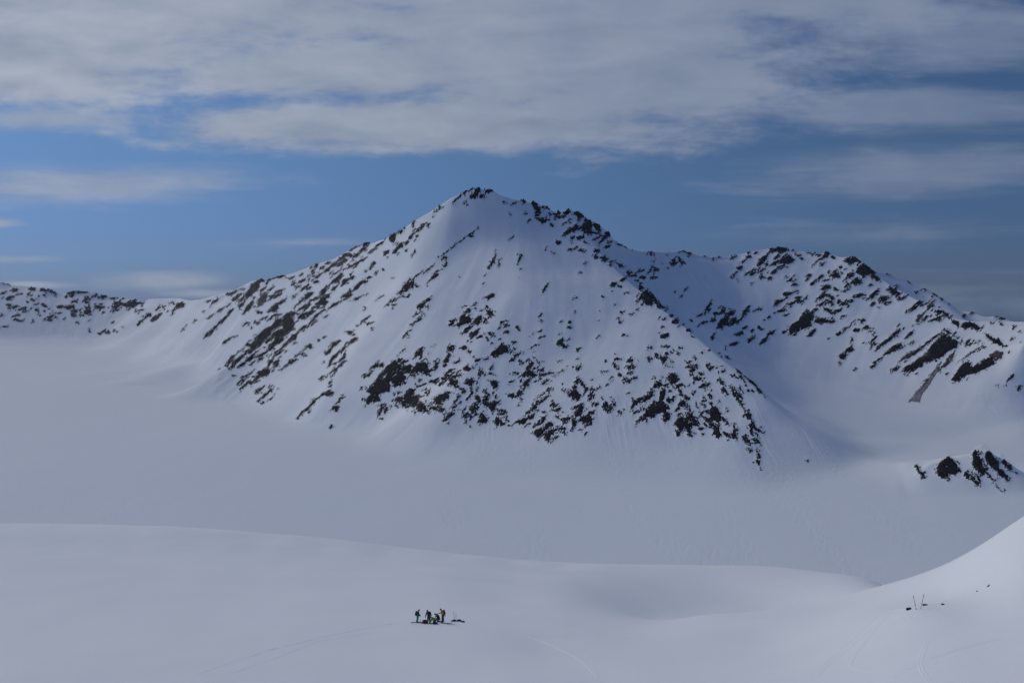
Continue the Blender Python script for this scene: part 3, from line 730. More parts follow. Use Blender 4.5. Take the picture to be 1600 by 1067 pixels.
# crests stay crisp; the concave foot of every slope runs out softly into the glacier
w_soft = 1 - smooth(12, 75, np.maximum(soft, 0))
knoll = ((np.abs(YY - 1150) < 130) & (TT > (1415 - 800) / F) & (TT < (1620 - 800) / F)).astype(np.float32)
w_soft = w_soft * (1 - 0.75 * blur(knoll, 6.0))
mid = blur(Z0, 12.0)
# skylines stay crisp, the folds inside the faces are rounded by wind-drifted snow
crest = np.zeros(Z0.shape, np.float32)
for nm in ('main', 'right', 'back', 'left', 'nose', 'knoll'):
    L = np.array([at(*q) for q in RIDGES[nm]])
    for a_, b_ in zip(L[:-1], L[1:]):
        n = max(2, int(np.hypot(*(b_ - a_)[:2]) / 1.0))
        q = a_ + (b_ - a_) * np.linspace(0, 1, n)[:, None]
        ir = np.clip(np.searchsorted(rows, q[:, 1]), 0, NR - 1)
        ic = np.clip(np.searchsorted(TC, q[:, 0] / q[:, 1]), 0, NC - 1)
        crest[ir, ic] = 1.0 if nm != 'nose' else 0.5
crest = np.clip(blur(crest, 7.0) * 14.0, 0, 1)
crest = crest * crest * (3 - 2 * crest)
base = (sharp * 0.85 + blur(Z0, 4.0) * 0.15) * crest + mid * (1 - crest)
Zs = base * (1 - w_soft) + soft * w_soft
dzr = np.gradient(Zs, axis=0) / np.gradient(rows)[:, None]
dxc = np.gradient(XX, axis=1)
dzc = np.gradient(Zs, axis=1) / dxc
slope = np.sqrt(dzr ** 2 + dzc ** 2)
steep = blur(smooth(0.18, 0.55, slope), 3.0)

# snow ribs and runnels that follow the fall line: noise averaged along the steepest descent
nz = perlin(XX / 24.0, YY / 24.0, 11) + 0.9 * perlin(XX / 52.0, YY / 52.0, 12) + 0.2 * perlin(XX / 9.0, YY / 9.0, 13)
nz = nz.astype(np.float32)
gs = blur(Zs, 5.0)
gr = np.gradient(gs, axis=0) / np.gradient(rows)[:, None]
gc = np.gradient(gs, axis=1) / dxc
# as grid-index steps of about 4 m
gl = np.sqrt(gr ** 2 + gc ** 2) + 1e-4
sr = (gr / gl) * 4.0 / np.gradient(rows)[:, None]
sc_ = (gc / gl) * 4.0 / dxc
acc = nz.copy()
wsum = 1.0
for sgn in (1, -1):
    pr = np.repeat(np.arange(NR, dtype=np.float32)[:, None], NC, 1)
    pc = np.repeat(np.arange(NC, dtype=np.float32)[None, :], NR, 0)
    for k in range(14):
        ir = np.clip(np.rint(pr), 0, NR - 1).astype(np.int32)
        ic = np.clip(np.rint(pc), 0, NC - 1).astype(np.int32)
        pr += sgn * sr[ir, ic]
        pc += sgn * sc_[ir, ic]
        ir = np.clip(np.rint(pr), 0, NR - 1).astype(np.int32)
        ic = np.clip(np.rint(pc), 0, NC - 1).astype(np.int32)
        acc += nz[ir, ic]
ribs = blur(acc / 29.0, 1.0)
ribs /= ribs.std() + 1e-6

# ------------------------------------------------------------------ where bare rock shows
FU0, FV0, FU1, FV1 = -20, 270, 1640, 800
FIELD = np.full((FV1 - FV0, FU1 - FU0), -99.0, np.float32)
PID = np.full(FIELD.shape, -1, np.int32)


def stamp(d, x0, y0, pid):
    h, w = d.shape
    S = FIELD[y0:y0 + h, x0:x0 + w]
    I = PID[y0:y0 + h, x0:x0 + w]
    m = d > S
    h_ = np.maximum(3.0 - np.abs(d - S), 0) / 3.0          # neighbouring patches run together
    I[m] = pid
    S[:] = np.maximum(d, S) + h_ * h_ * 0.75


def seg_d(px, py, x1, y1, x2, y2):
    dx, dy = x2 - x1, y2 - y1
    L = dx * dx + dy * dy + 1e-9
    t = np.clip(((px - x1) * dx + (py - y1) * dy) / L, 0, 1)
    return np.hypot(px - x1 - t * dx, py - y1 - t * dy)


def in_poly(px, py, L):
    ins = np.zeros(px.shape, bool)
    for i in range(len(L)):
        (ax, ay), (bx, by) = L[i], L[(i + 1) % len(L)]
        if ay == by:
            continue
        ins ^= ((ay > py) != (by > py)) & (px < (bx - ax) * (py - ay) / (by - ay) + ax)
    return ins


def read_patches(txt):
    out, ox, oy, s, tile = [], 0, 0, 1, ''
    for ln in txt.strip().splitlines():
        if ln[0] == 'T':
            _, tile, ox, oy, s = ln.split()
            ox, oy, s = float(ox), float(oy), float(s)
        elif ln[0] == 'P':
            q = np.array([float(x) for x in ln[1:].split()]).reshape(-1, 2) / s + (ox, oy)
            out.append((tile, 'p', q))
        else:
            for it in ln.split(';'):
                q = [float(x) for x in it.split()]
                out.append((tile, 's', np.array([q[0] / s + ox, q[1] / s + oy, q[2] / s + ox, q[3] / s + oy, q[4] / s])))
    return out


PATCHES = read_patches(ROCKS)
for pid, (tile, kind, q) in enumerate(PATCHES):
    if kind == 'p':
        lo, hi = q.min(0) - 9, q.max(0) + 9
    else:
        lo = np.minimum(q[:2], q[2:4]) - 9 - q[4]
        hi = np.maximum(q[:2], q[2:4]) + 9 + q[4]
    x0, y0 = max(int(lo[0]) - FU0, 0), max(int(lo[1]) - FV0, 0)
    x1, y1 = min(int(hi[0]) - FU0 + 1, FIELD.shape[1]), min(int(hi[1]) - FV0 + 1, FIELD.shape[0])
    if x1 <= x0 or y1 <= y0:
        continue
    px, py = np.meshgrid(np.arange(x0, x1) + FU0 + 0.0, np.arange(y0, y1) + FV0 + 0.0)
    if kind == 's':
        dx_, dy_ = q[2] - q[0], q[3] - q[1]
        L2 = dx_ * dx_ + dy_ * dy_ + 1e-6
        tt = ((px - q[0]) * dx_ + (py - q[1]) * dy_) / L2
        ext = q[4] * 0.5 / math.sqrt(L2)
        tn = np.clip(np.abs((tt - 0.5) / (0.5 + ext)), 0, 1)
        skew = 1 + 0.5 * (tt - 0.5) * (1 if pid % 2 else -1)
        d = q[4] / 2 * 1.12 * np.clip(skew, 0.6, 1.4) * (1 - 0.75 * tn ** 2.2) - seg_d(px, py, *q[:4])
    else:
        n = len(q)
        dm = np.full(px.shape, 1e9)
        ins = np.zeros(px.shape, bool)
        for i in range(n):
            a, b = q[i], q[(i + 1) % n]
            dm = np.minimum(dm, seg_d(px, py, a[0], a[1], b[0], b[1]))
            c = ((a[1] > py) != (b[1] > py)) & (px < (b[0] - a[0]) * (py - a[1]) / (b[1] - a[1] + 1e-9) + a[0])
            ins ^= c
        d = np.where(ins, dm, -dm)
    stamp(d.astype(np.float32), x0, y0, pid)

# shards and ledge ends round every outcrop, drawn out along the beds
rs_ = np.random.RandomState(21)
for pid, (tile, kind, q) in enumerate(list(PATCHES)):
    if kind == 'p':
        c_ = q.mean(0)
        i_ = rs_.randint(0, len(q), 2 + int(1.3 * len(q)))
        f_ = rs_.rand(len(i_), 1)
        B_ = q[i_] * f_ + q[(i_ + 1) % len(q)] * (1 - f_)
        B_ = B_ + (B_ - c_) * rs_.uniform(-0.15, 0.25, (len(i_), 1))
    else:
        n_s = int(math.hypot(q[2] - q[0], q[3] - q[1]) / 6.0) + rs_.randint(0, 3)
        f_ = rs_.uniform(-0.35, 1.35, (n_s, 1))
        B_ = q[None, :2] * (1 - f_) + q[None, 2:4] * f_
        B_ = B_ + rs_.randn(n_s, 2) * (q[4] * 0.5 + 0.9)
    right_spur = tile == "H" or (tile == "G" and (q[:, 0].mean() if kind == "p" else q[0]) > 930)
    for (bx, by) in B_:
        ang = rs_.normal(R(-62) if right_spur and rs_.rand() < 0.6 else R(38 if tile in 'BDJC' else 48), 0.28)
        ln = rs_.uniform(0.5, 3.0)
        w_ = rs_.uniform(0.6, 1.6)
        ex, ey = math.cos(ang) * ln, -math.sin(ang) * ln
        x0, y0 = int(bx - 6) - FU0, int(by - 6) - FV0
        if x0 < 0 or y0 < 0 or x0 + 13 > FIELD.shape[1] or y0 + 13 > FIELD.shape[0]:
            continue
        px, py = np.meshgrid(np.arange(x0, x0 + 13) + FU0 + 0.0, np.arange(y0, y0 + 13) + FV0 + 0.0)
        d = w_ * 0.5 - seg_d(px, py, bx - ex, by - ey, bx + ex, by + ey)
        S = FIELD[y0:y0 + 13, x0:x0 + 13]
        I = PID[y0:y0 + 13, x0:x0 + 13]
        I[d > S] = pid
        S[:] = np.maximum(d, S)

Zt = Zs + steep * 0.40 * ribs * (0.5 + smooth(-0.4, 0.5, fbm(XX / 140.0, YY / 140.0, 41, 2))) * np.clip(rows / 1800.0, 0.7, 2.0)[:, None]
# long low swells on the level glacier
Zt = Zt + (1 - steep) * (2.2 * fbm(XX / 420.0, YY / 620.0, 31, 3) + 0.5 * fbm(XX / 110.0, YY / 160.0, 35, 3)) * smooth(500, 900, YY)


far_k = np.clip(rows / 1700.0, 0.7, 3.0)[:, None]


_ap = smooth(4, 22, Zs) * (1 - smooth(70, 120, Zs)) * steep * (YY < 1800)
_fl = perlin(XX / 5.5, YY / 70.0 + 0.3 * perlin(XX / 60.0, YY / 60.0, 44), 45) + 0.6 * perlin(XX / 2.8, YY / 40.0, 46)
_pat = smooth(-0.15, 0.45, perlin(XX / 46.0, YY / 300.0, 47))
Zt = Zt + 0.30 * _ap * _fl * _pat + 0.30 * (1 - smooth(8, 26, np.abs(Zs - 14))) * (YY < 1700) * _pat * fbm(XX / 6.0, YY / 6.0, 48, 3)


def sample_field(Zq):
    U, Vv = project(XX, YY, Zq)
    wu = 1.0 * perlin(XX / 9.0 / far_k, YY / 9.0 / far_k, 52) + 0.7 * perlin(XX / 3.6, YY / 3.6, 53)
    wv = 1.0 * perlin(XX / 8.0 / far_k, YY / 8.0 / far_k, 54) + 0.7 * perlin(XX / 3.2, YY / 3.2, 55)
    a, b = U + wu - FU0, Vv + wv - FV0
    ok = (a >= 0) & (a < FIELD.shape[1] - 1) & (b >= 0) & (b < FIELD.shape[0] - 1)
    a, b = np.where(ok, a, 0), np.where(ok, b, 0)
    ai, bi = a.astype(np.int32), b.astype(np.int32)
    fa, fb = a - ai, b - bi
    G = np.maximum(FIELD, -8)
    val = (G[bi, ai] * (1 - fa) + G[bi, ai + 1] * fa) * (1 - fb) + (G[bi + 1, ai] * (1 - fa) + G[bi + 1, ai + 1] * fa) * fb
    pid = PID[bi, ai]
    tan = (Zq - CAM[2]) / YY
    runmax = np.maximum.accumulate(tan, axis=0)
    runmax = np.vstack([np.full((1, NC), -9.0), runmax[:-1]])
    vis = tan > runmax - 0.0035
    ok &= vis & (YY > 1030) & (YY < 5500)
    return np.where(ok, val, -8.0).astype(np.float32), np.where(ok, pid, -1)


FV_, PV_ = sample_field(Zt)
# the ground swells a little round every outcrop, so snow banks up against the rock
bank = blur(smooth(-3.0, 2.0, FV_), 3.0)
far_k = np.clip(rows / 1700.0, 0.7, 3.0)[:, None]
Zt = (Zt + 2.0 * far_k * bank).astype(np.float32)
FV_, PV_ = sample_field(Zt)

# broken edge, cracks with snow in them, loose blocks just outside
fk = far_k ** 0.6
fx, fy = XX / fk, (YY + 0.9 * Zt) / fk
# the beds run down to the left on most of the mountain, down to the right on the lower right-hand spur
th = np.where((XX > 215) & (YY < 1760), R(112), np.where((XX > -60) & (YY < 1760), R(66), R(44)))
fa = fx * np.cos(th) + fy * np.sin(th)
fb = -fx * np.sin(th) + fy * np.cos(th)
edge = 0.7 * fbm(fa / 18.0, fb / 6.0, 51, 3) + 0.8 * perlin(fa / 9.0, fb / 2.4, 57) + 0.9 * perlin(fa / 4.4, fb / 1.6, 58) + 1.0 * perlin(fx / 1.6, fy / 1.8, 59)
bands = ridged(fa / 26.0, fb / 5.2, 61, 3)
frag = smooth(-5.5, -1.0, FV_) * (FV_ < 0)
rock = FV_ + 0.22 + edge * np.where(FV_ > 0, 1.3, 1.05)
rock = rock + frag * 3.2 * smooth(0.2, 0.65, perlin(fa / 5.0, fb / 2.4, 63)) * smooth(-0.1, 0.4, perlin(fx / 22.0, fy / 22.0, 64))
rock = rock - 2.6 * smooth(0.50, 0.85, bands) * smooth(0.0, 2.5, FV_) - 3.2 * smooth(0.20, 0.5, fbm(fa / 9.0, fb / 4.5, 66, 3)) * smooth(0.5, 3, FV_)
rug = ridged(fa / 12.0 + 3, fb / 5.0, 71, 4)
lift = (np.clip(rock, -2.5, 1.2) * 0.42 + smooth(0.2, 3.5, rock) * (0.2 + 1.7 * rug)) * far_k
lift = lift + crest * smooth(0.5, 2.5, rock) * 5.5 * smooth(-0.2, 0.7, ridged(fx / 13.0, fy / 40.0, 77, 2))      # teeth along the skyline
ZR = Zt + lift
P_T = np.stack([XX, YY, Zt], -1).reshape(-1, 3)
P_R = np.stack([XX, YY, ZR], -1).reshape(-1, 3)

# vertex normals of the whole snow surface, shared by the objects cut out of it
gr = np.gradient(Zt, axis=0) / np.gradient(rows)[:, None]
gc = np.gradient(Zt, axis=1) / dxc
dX_dr = TT                               # moving outward along a bearing also moves sideways
zy = gr - gc * dX_dr
nn = np.stack([-gc, -zy, np.ones_like(zy)], -1)
nn /= np.linalg.norm(nn, axis=-1, keepdims=True)
NRM = nn.reshape(-1, 3).astype(np.float32)

PROX = smooth(-7.0, -0.3, FV_).ravel().astype(np.float32)
idx = np.arange(NR * NC, dtype=np.int32).reshape(NR, NC)
QUADS = np.stack([idx[:-1, :-1], idx[:-1, 1:], idx[1:, 1:], idx[1:, :-1]], -1)      # (NR-1, NC-1, 4)
qy = 0.5 * (rows[:-1] + rows[1:])[:, None] + 0 * TC[None, :-1]
qu = 0.5 * (cu[:-1] + cu[1:])[None, :] + 0 * qy


REG = np.zeros(qy.shape, np.int8)
REG[in_poly(qu, qy, [(1000, 2165), (1060, 1860), (1130, 1880), (1210, 2020), (1300, 1940), (1420, 1815), (1500, 1745), (1720, 1670),
                     (1720, 2560), (1450, 2600), (1340, 2690), (1100, 2780), (1000, 2500)])] = 2
REG[in_poly(qu, qy, [(1300, 2705), (1450, 2610), (1720, 2560), (1720, 3700), (1300, 3700)])] = 3
REG[in_poly(qu, qy, [(-100, 4590), (150, 4560), (215, 4250), (250, 3900), (308, 3640), (320, 4900), (320, 5480), (-100, 5480)])] = 4
REG[in_poly(qu, qy, [(335, 2320), (375, 2060), (420, 1810), (470, 1640), (520, 1520), (560, 1440), (640, 1325), (720, 1245), (810, 1205), (900, 1180),
                     (1000, 1155), (1100, 1130), (1190, 1118), (1290, 1105), (1340, 1225), (1300, 1330), (1200, 1600), (1130, 1720), (1060, 1850),
                     (1000, 2165), (1000, 2500), (700, 2700), (500, 3100), (312, 3640), (255, 3880), (240, 3300), (300, 2700)])] = 1
REG[in_poly(qu, qy, [(1415, 1095), (1460, 1060), (1530, 1052), (1640, 1068), (1640, 1230), (1440, 1230)])] = 5

# dirty run-out of snow and stones below the big cliff on the right-hand ridge
U_, V_ = project(XX, YY, Zt)
fan = np.array([(1419.5, 627.5), (1431, 612), (1442, 600), (1457, 583), (1469, 566), (1472, 564), (1462, 586), (1449, 607), (1440, 618), (1437, 628)])
fan_d = np.full(XX.shape, 99.0)
for i in range(len(fan)):
    a_, b_ = fan[i], fan[(i + 1) % len(fan)]
    fan_d = np.minimum(fan_d, seg_d(U_, V_, a_[0], a_[1], b_[0], b_[1]))
fan_in = in_poly(U_, V_, [tuple(p) for p in fan]) & (YY > 1500) & (YY < 2100)
fan_f = np.where(fan_in, fan_d, -fan_d) + 1.5 * perlin((XX - 0.35 * YY) / 4.0, YY / 30.0, 68) + 1.2 * perlin(XX / 2.6, YY / 4.0, 69) - 0.3
P_D = np.stack([XX, YY, Zt + np.clip(fan_f * 0.5, -0.8, 0.7) + 0.15], -1).reshape(-1, 3)

glacier = link(bpy.data.objects.new("glacier", sub_mesh("glacier", P_T, QUADS[REG == 0], [M_SNOW_GLACIER], NRM)))
tag(glacier, "broad flat snow covered glacier filling the valley below the mountains", "glacier", kind="structure")
HILLS = {1: ("mountain", "tall pyramid shaped snowy mountain with dark rock ribs in the middle"),
         2: ("mountain", "long snowy ridge with dark rock teeth right of the main peak"),
         3: ("mountain", "distant pale snow ridge showing behind the right hand ridge"),
         4: ("mountain", "low distant snowy ridge with speckled rocks at the far left"),
         5: ("hill", "small rocky snow knoll rising from the glacier at right")}
qrock = np.maximum.reduce([rock[:-1, :-1], rock[:-1, 1:], rock[1:, 1:], rock[1:, :-1]])
pidv = PV_
qpid = np.where(pidv[:-1, :-1] >= 0, pidv[:-1, :-1], pidv[1:, 1:])
for reg, (nm, lab) in HILLS.items():
    m = REG == reg
    hill = link(bpy.data.objects.new(nm, sub_mesh(nm, P_T, QUADS[m], [M_SNOW_FAR], NRM, True, PROX)))
    tag(hill, lab, "mountain" if nm == "mountain" else "hill", kind="structure")
    sel = m & (qrock > -0.9) & (qpid >= 0)
    q, ids = QUADS[sel], qpid[sel]
    uq, cnt = np.unique(ids, return_counts=True)
    # the hundred outcrops that show largest are parts of their own, the small scatter is one more part
    size = {int(i): int(c) * (1 if PATCHES[i][1] == 's' else 1) for i, c in zip(uq, cnt)}
    big = sorted(size, key=lambda i: -size[i])[:100]
    for i in big:
        qi = q[ids == i]
        tile, _, g = PATCHES[i]
        cx = (g[:, 0].mean() if g.ndim == 2 else 0.5 * (g[0] + g[2]))
        cyv = (g[:, 1].mean() if g.ndim == 2 else 0.5 * (g[1] + g[3]))
        rusty = (tile == 'B' and cyv + 0.62 * (cx - 320) < 545) or (tile == 'J' and 1400 < cx and cyv > 460 and int(cx) % 3 == 0)
        o = link(bpy.data.objects.new("rock_outcrop", sub_mesh("rock_outcrop", P_R, qi, [M_RUST if rusty else M_ROCK], None, False)), hill)
    if reg == 2:
        fq = np.maximum.reduce([fan_f[:-1, :-1], fan_f[:-1, 1:], fan_f[1:, 1:], fan_f[1:, :-1]])
        fs = m & (fq > -1.0) & (qy > 1500) & (qy < 2100)
        if fs.any():
            link(bpy.data.objects.new("debris_fan", sub_mesh("debris_fan", P_D, QUADS[fs], [M_DEBRIS], None, False)), hill)
    rest = ~np.isin(ids, big)
    if rest.any():
        o = link(bpy.data.objects.new("small_rocks", sub_mesh("small_rocks", P_R, q[rest], [M_ROCK], None, False)), hill)
        o["kind"] = "stuff"
SKY_TINT_LOW = (0.185, 0.275, 0.61, 1)
SKY_TINT_HIGH = (0.40, 0.53, 0.71, 1)
SKY_TINT_TOP = (0.60, 0.85, 1.25, 1)
CLOUD_DARK = (1.8, 2.5, 4.1, 1)
CLOUD_LIGHT = (7.4, 7.9, 8.7, 1)
SUN_POWER = 1.7
SUN_ANGLE = 26.0
EXPOSURE = -0.45
# ================================================================== SKY AND SUN
SUN_AZ, SUN_EL = -56.0, 40.0           # degrees to the right of the view direction, above the horizon
world = bpy.data.worlds.new("World")
scene.world = world
world.use_nodes = True
wt = world.node_tree
bg = wt.nodes["Background"]
bg.inputs["Strength"].default_value = SKY_STRENGTH = 0.10
tc = N(wt, "ShaderNodeTexCoord")
sky = N(wt, "ShaderNodeTexSky", sky_type='NISHITA')
sky.sun_disc = False
sky.sun_elevation = R(SUN_EL)
sky.sun_rotation = R(SUN_AZ)
sky.altitude = 900
sky.air_density = 1.0
sky.dust_density = 0.4
sky.ozone_density = 2.0
svx = N(wt, "ShaderNodeSeparateXYZ")
wt.links.new(tc.outputs["Generated"], svx.inputs[0])
svc = N(wt, "ShaderNodeCombineXYZ")
svm = N(wt, "ShaderNodeMath", operation='MAXIMUM')
wt.links.new(svx.outputs[2], svm.inputs[0])
svm.inputs[1].default_value = 0.012      # haze below the horizon keeps the horizon's colour
wt.links.new(svx.outputs[0], svc.inputs[0])
wt.links.new(svx.outputs[1], svc.inputs[1])
wt.links.new(svm.outputs[0], svc.inputs[2])
wt.links.new(svc.outputs[0], sky.inputs["Vector"])


def mth(op, a, b=None, c=None, clamp=False):
    n = N(wt, "ShaderNodeMath", operation=op)
    n.use_clamp = clamp
    for i, x in enumerate((a, b, c)):
        if x is None:
            continue
        if isinstance(x, (int, float)):
            n.inputs[i].default_value = x
        else:
            wt.links.new(x, n.inputs[i])
    return n.outputs[0]


sx = N(wt, "ShaderNodeSeparateXYZ")
wt.links.new(tc.outputs["Generated"], sx.inputs[0])
gx, gy, gz = sx.outputs
yh = mth('MAXIMUM', gy, 0.05)
tu = mth('DIVIDE', gx, yh)              # tangent of the bearing
tv = mth('DIVIDE', gz, yh)              # tangent of the height above the horizon
zc = mth('MAXIMUM', gz, 0.03)
cxy = N(wt, "ShaderNodeCombineXYZ")     # where the sight line meets a flat cloud deck
wt.links.new(mth('DIVIDE', gx, zc), cxy.inputs[0])
wt.links.new(mth('DIVIDE', gy, zc), cxy.inputs[1])
cuv = N(wt, "ShaderNodeCombineXYZ")
wt.links.new(mth('MULTIPLY', tu, 0.6), cuv.inputs[0])
wt.links.new(tv, cuv.inputs[1])


def wnoise(vec, scale, detail, rough=0.55, dist=0.0, off=(0, 0, 0), stretch=(1, 1, 1)):
    mp = N(wt, "ShaderNodeMapping")
    mp.inputs["Location"].default_value = off
    mp.inputs["Scale"].default_value = stretch
    wt.links.new(vec, mp.inputs["Vector"])
    n = N(wt, "ShaderNodeTexNoise")
    n.inputs["Scale"].default_value = scale
    n.inputs["Detail"].default_value = detail
    n.inputs["Roughness"].default_value = rough
    n.inputs["Distortion"].default_value = dist
    wt.links.new(mp.outputs["Vector"], n.inputs["Vector"])
    return mth('SUBTRACT', n.outputs["Fac"], 0.5)


n_big = wnoise(cxy.outputs[0], 0.9, 4, 0.5, 0.3)
n_mid = wnoise(cxy.outputs[0], 3.2, 5, 0.6, 0.2, (3, 1, 0), (1.0, 0.8, 1))
lowf = N(wt, "ShaderNodeMapRange")
lowf.inputs["From Min"].default_value = 0.07
lowf.inputs["From Max"].default_value = 0.14
wt.links.new(gz, lowf.inputs["Value"])
n_big = mth('MULTIPLY', n_big, lowf.outputs["Result"])
n_mid = mth('MULTIPLY', n_mid, lowf.outputs["Result"])
n_uv = wnoise(cuv.outputs[0], 15.0, 5, 0.56, 0.25, (2, 7, 0), (1, 1.7, 1))
n_streak = wnoise(cuv.outputs[0], 9.0, 5, 0.6, 0.2, (4, 2, 0), (0.7, 5.5, 1))
n_fine = wnoise(cuv.outputs[0], 70.0, 4, 0.6, 0.1, (5, 3, 0), (1, 1.5, 1))


def bank_of_cloud(u, v, ru, rv, rot=0.0, k=1.0):
    """Soft-edged lens of cloud: centre and radii as tangents of bearing and height."""
    U, V = (u - 800) / F, (470 - v) / F
    a, b = ru / F, rv / F
    dx, dy = mth('SUBTRACT', tu, U), mth('SUBTRACT', tv, V)
    c, s = math.cos(rot), math.sin(rot)
    ex = mth('DIVIDE', mth('ADD', mth('MULTIPLY', dx, c), mth('MULTIPLY', dy, s)), a)
    ey = mth('DIVIDE', mth('SUBTRACT', mth('MULTIPLY', dy, c), mth('MULTIPLY', dx, s)), b)
    d = mth('SQRT', mth('ADD', mth('MULTIPLY', ex, ex), mth('MULTIPLY', ey, ey)))
    return mth('MULTIPLY', mth('SUBTRACT', 1.0, d), k)          # 1 in the middle, 0 on the rim, negative outside


def union(L):
    o = L[0]
    for x in L[1:]:
        n = N(wt, "ShaderNodeMath", operation='SMOOTH_MAX')
        n.inputs[2].default_value = 0.25
        wt.links.new(o, n.inputs[0])
        wt.links.new(x, n.inputs[1])
        o = n.outputs[0]
    return o


main_c = union([bank_of_cloud(520, 118, 300, 52), bank_of_cloud(330, -60, 760, 225), bank_of_cloud(60, 90, 330, 95), bank_of_cloud(870, 60, 480, 190),
                bank_of_cloud(700, 198, 540, 52, 0.01), bank_of_cloud(980, 120, 290, 130), bank_of_cloud(1250, -30, 420, 110)])
thin_c = union([bank_of_cloud(130, 292, 330, 34, 0.02), bank_of_cloud(90, 188, 190, 22), bank_of_cloud(1430, 270, 340, 46, 0.06),
                bank_of_cloud(1420, 175, 330, 42), bank_of_cloud(1500, 60, 330, 70), bank_of_cloud(255, 438, 120, 17),
                bank_of_cloud(1580, 465, 260, 40, 0, 0.3), bank_of_cloud(0, 405, 130, 8), bank_of_cloud(480, 380, 110, 8, 0, 0.45), bank_of_cloud(330, 458, 90, 9, 0, 0.8),
                bank_of_cloud(-20, 350, 70, 10), bank_of_cloud(40, 445, 80, 7), bank_of_cloud(1380, 365, 260, 20, 0, 0.35)])
rag = mth('ADD', mth('MULTIPLY', n_uv, 1.15), mth('ADD', mth('MULTIPLY', n_fine, 0.34), mth('MULTIPLY', n_mid, 0.22)))
dm = mth('ADD', mth('MULTIPLY', main_c, 1.15), rag)
dm = mth('ADD', dm, mth('MULTIPLY', n_big, 0.5))


def ramp(x, lo, hi, top=1.0):
    mr = N(wt, "ShaderNodeMapRange", interpolation_type='SMOOTHSTEP')
    mr.inputs["From Min"].default_value = lo
    mr.inputs["From Max"].default_value = hi
    mr.inputs["To Max"].default_value = top
    wt.links.new(x, mr.inputs["Value"])
    return mr.outputs["Result"]


a_main = ramp(dm, -0.12, 0.55, 0.95)
a_thin = ramp(mth('ADD', thin_c, mth('ADD', mth('MULTIPLY', n_streak, 1.1), mth('MULTIPLY', n_uv, 0.7))), -0.15, 0.80, 0.72)
a_all = mth('SUBTRACT', 1.0, mth('MULTIPLY', mth('SUBTRACT', 1.0, a_main), mth('SUBTRACT', 1.0, a_thin)))
# overhead and behind, out of the picture, broken cloud goes on
up = ramp(gz, 0.40, 0.6, 1.0)
a_up = mth('MULTIPLY', up, ramp(mth('ADD', n_big, mth('MULTIPLY', n_mid, 0.6)), 0.0, 0.3, 0.5))
a_all = mth('MAXIMUM', a_all, a_up)

tint = N(wt, "ShaderNodeMix", data_type='RGBA', blend_type='MULTIPLY')
tint.inputs["Factor"].default_value = 1.0
wt.links.new(sky.outputs["Color"], tint.inputs["A"])
trp = N(wt, "ShaderNodeValToRGB")         # the air is clean and cold: bluer than the model's horizon
trp.color_ramp.elements[0].position = 0.0
trp.color_ramp.elements[0].color = SKY_TINT_LOW
trp.color_ramp.elements[1].position = 1.0
trp.color_ramp.elements[1].color = SKY_TINT_HIGH
trp.color_ramp.elements[1].position = 0.22
e3 = trp.color_ramp.elements.new(0.8)
e3.color = SKY_TINT_TOP
wt.links.new(mth('MULTIPLY', gz, 1.25), trp.inputs["Fac"])
glow = N(wt, "ShaderNodeMix", data_type='RGBA', blend_type='MULTIPLY')
glow.inputs["Factor"].default_value = 1.0
gv = mth('SUBTRACT', 1.12, mth('MULTIPLY', ramp(tu, -0.7, 0.75, 1.0), 0.32))      # paler towards the sun
gcol = N(wt, "ShaderNodeCombineXYZ")
for i_ in range(3):
    wt.links.new(gv, gcol.inputs[i_])
wt.links.new(trp.outputs["Color"], glow.inputs["A"])
wt.links.new(gcol.outputs[0], glow.inputs["B"])
wt.links.new(glow.outputs["Result"], tint.inputs["B"])
away = ramp(tu, -0.75, 0.75, 1.0)         # clouds turn their lit side to the sun at left
CLOUD_K = 1.0
cl = N(wt, "ShaderNodeMix", data_type='RGBA')
shade = mth('ADD', 0.5, mth('ADD', mth('MULTIPLY', n_big, 0.6), mth('ADD', mth('MULTIPLY', n_uv, 0.7), mth('MULTIPLY', n_mid, 0.2))), clamp=True)
wt.links.new(mth('MULTIPLY', shade, mth('SUBTRACT', 1.0, mth('MULTIPLY', away, 0.75))), cl.inputs["Factor"])
cl.inputs["A"].default_value = CLOUD_DARK
cl.inputs["B"].default_value = CLOUD_LIGHT
mixc = N(wt, "ShaderNodeMix", data_type='RGBA')
wt.links.new(a_all, mixc.inputs["Factor"])
wt.links.new(tint.outputs["Result"], mixc.inputs["A"])
wt.links.new(cl.outputs["Result"], mixc.inputs["B"])
wt.links.new(mixc.outputs["Result"], bg.inputs["Color"])

sun_d = bpy.data.lights.new("sun", 'SUN')
sun_d.energy = SUN_POWER
sun_d.angle = R(SUN_ANGLE)
sun_d.color = (1.0, 0.92, 0.70)
sun = link(bpy.data.objects.new("sun", sun_d))
sd = Vector((math.sin(R(SUN_AZ)) * math.cos(R(SUN_EL)), math.cos(R(SUN_AZ)) * math.cos(R(SUN_EL)), math.sin(R(SUN_EL))))
sun.location = sd * 3000
sun.rotation_euler = sd.to_track_quat('Z', 'Y').to_euler()

scene.view_settings.view_transform = 'Standard'
scene.view_settings.look = 'None'
scene.view_settings.gamma = 1.0
scene.view_settings.use_curve_mapping = False
scene.view_settings.exposure = EXPOSURE
scene.cycles.max_bounces = 6
scene.cycles.diffuse_bounces = 3
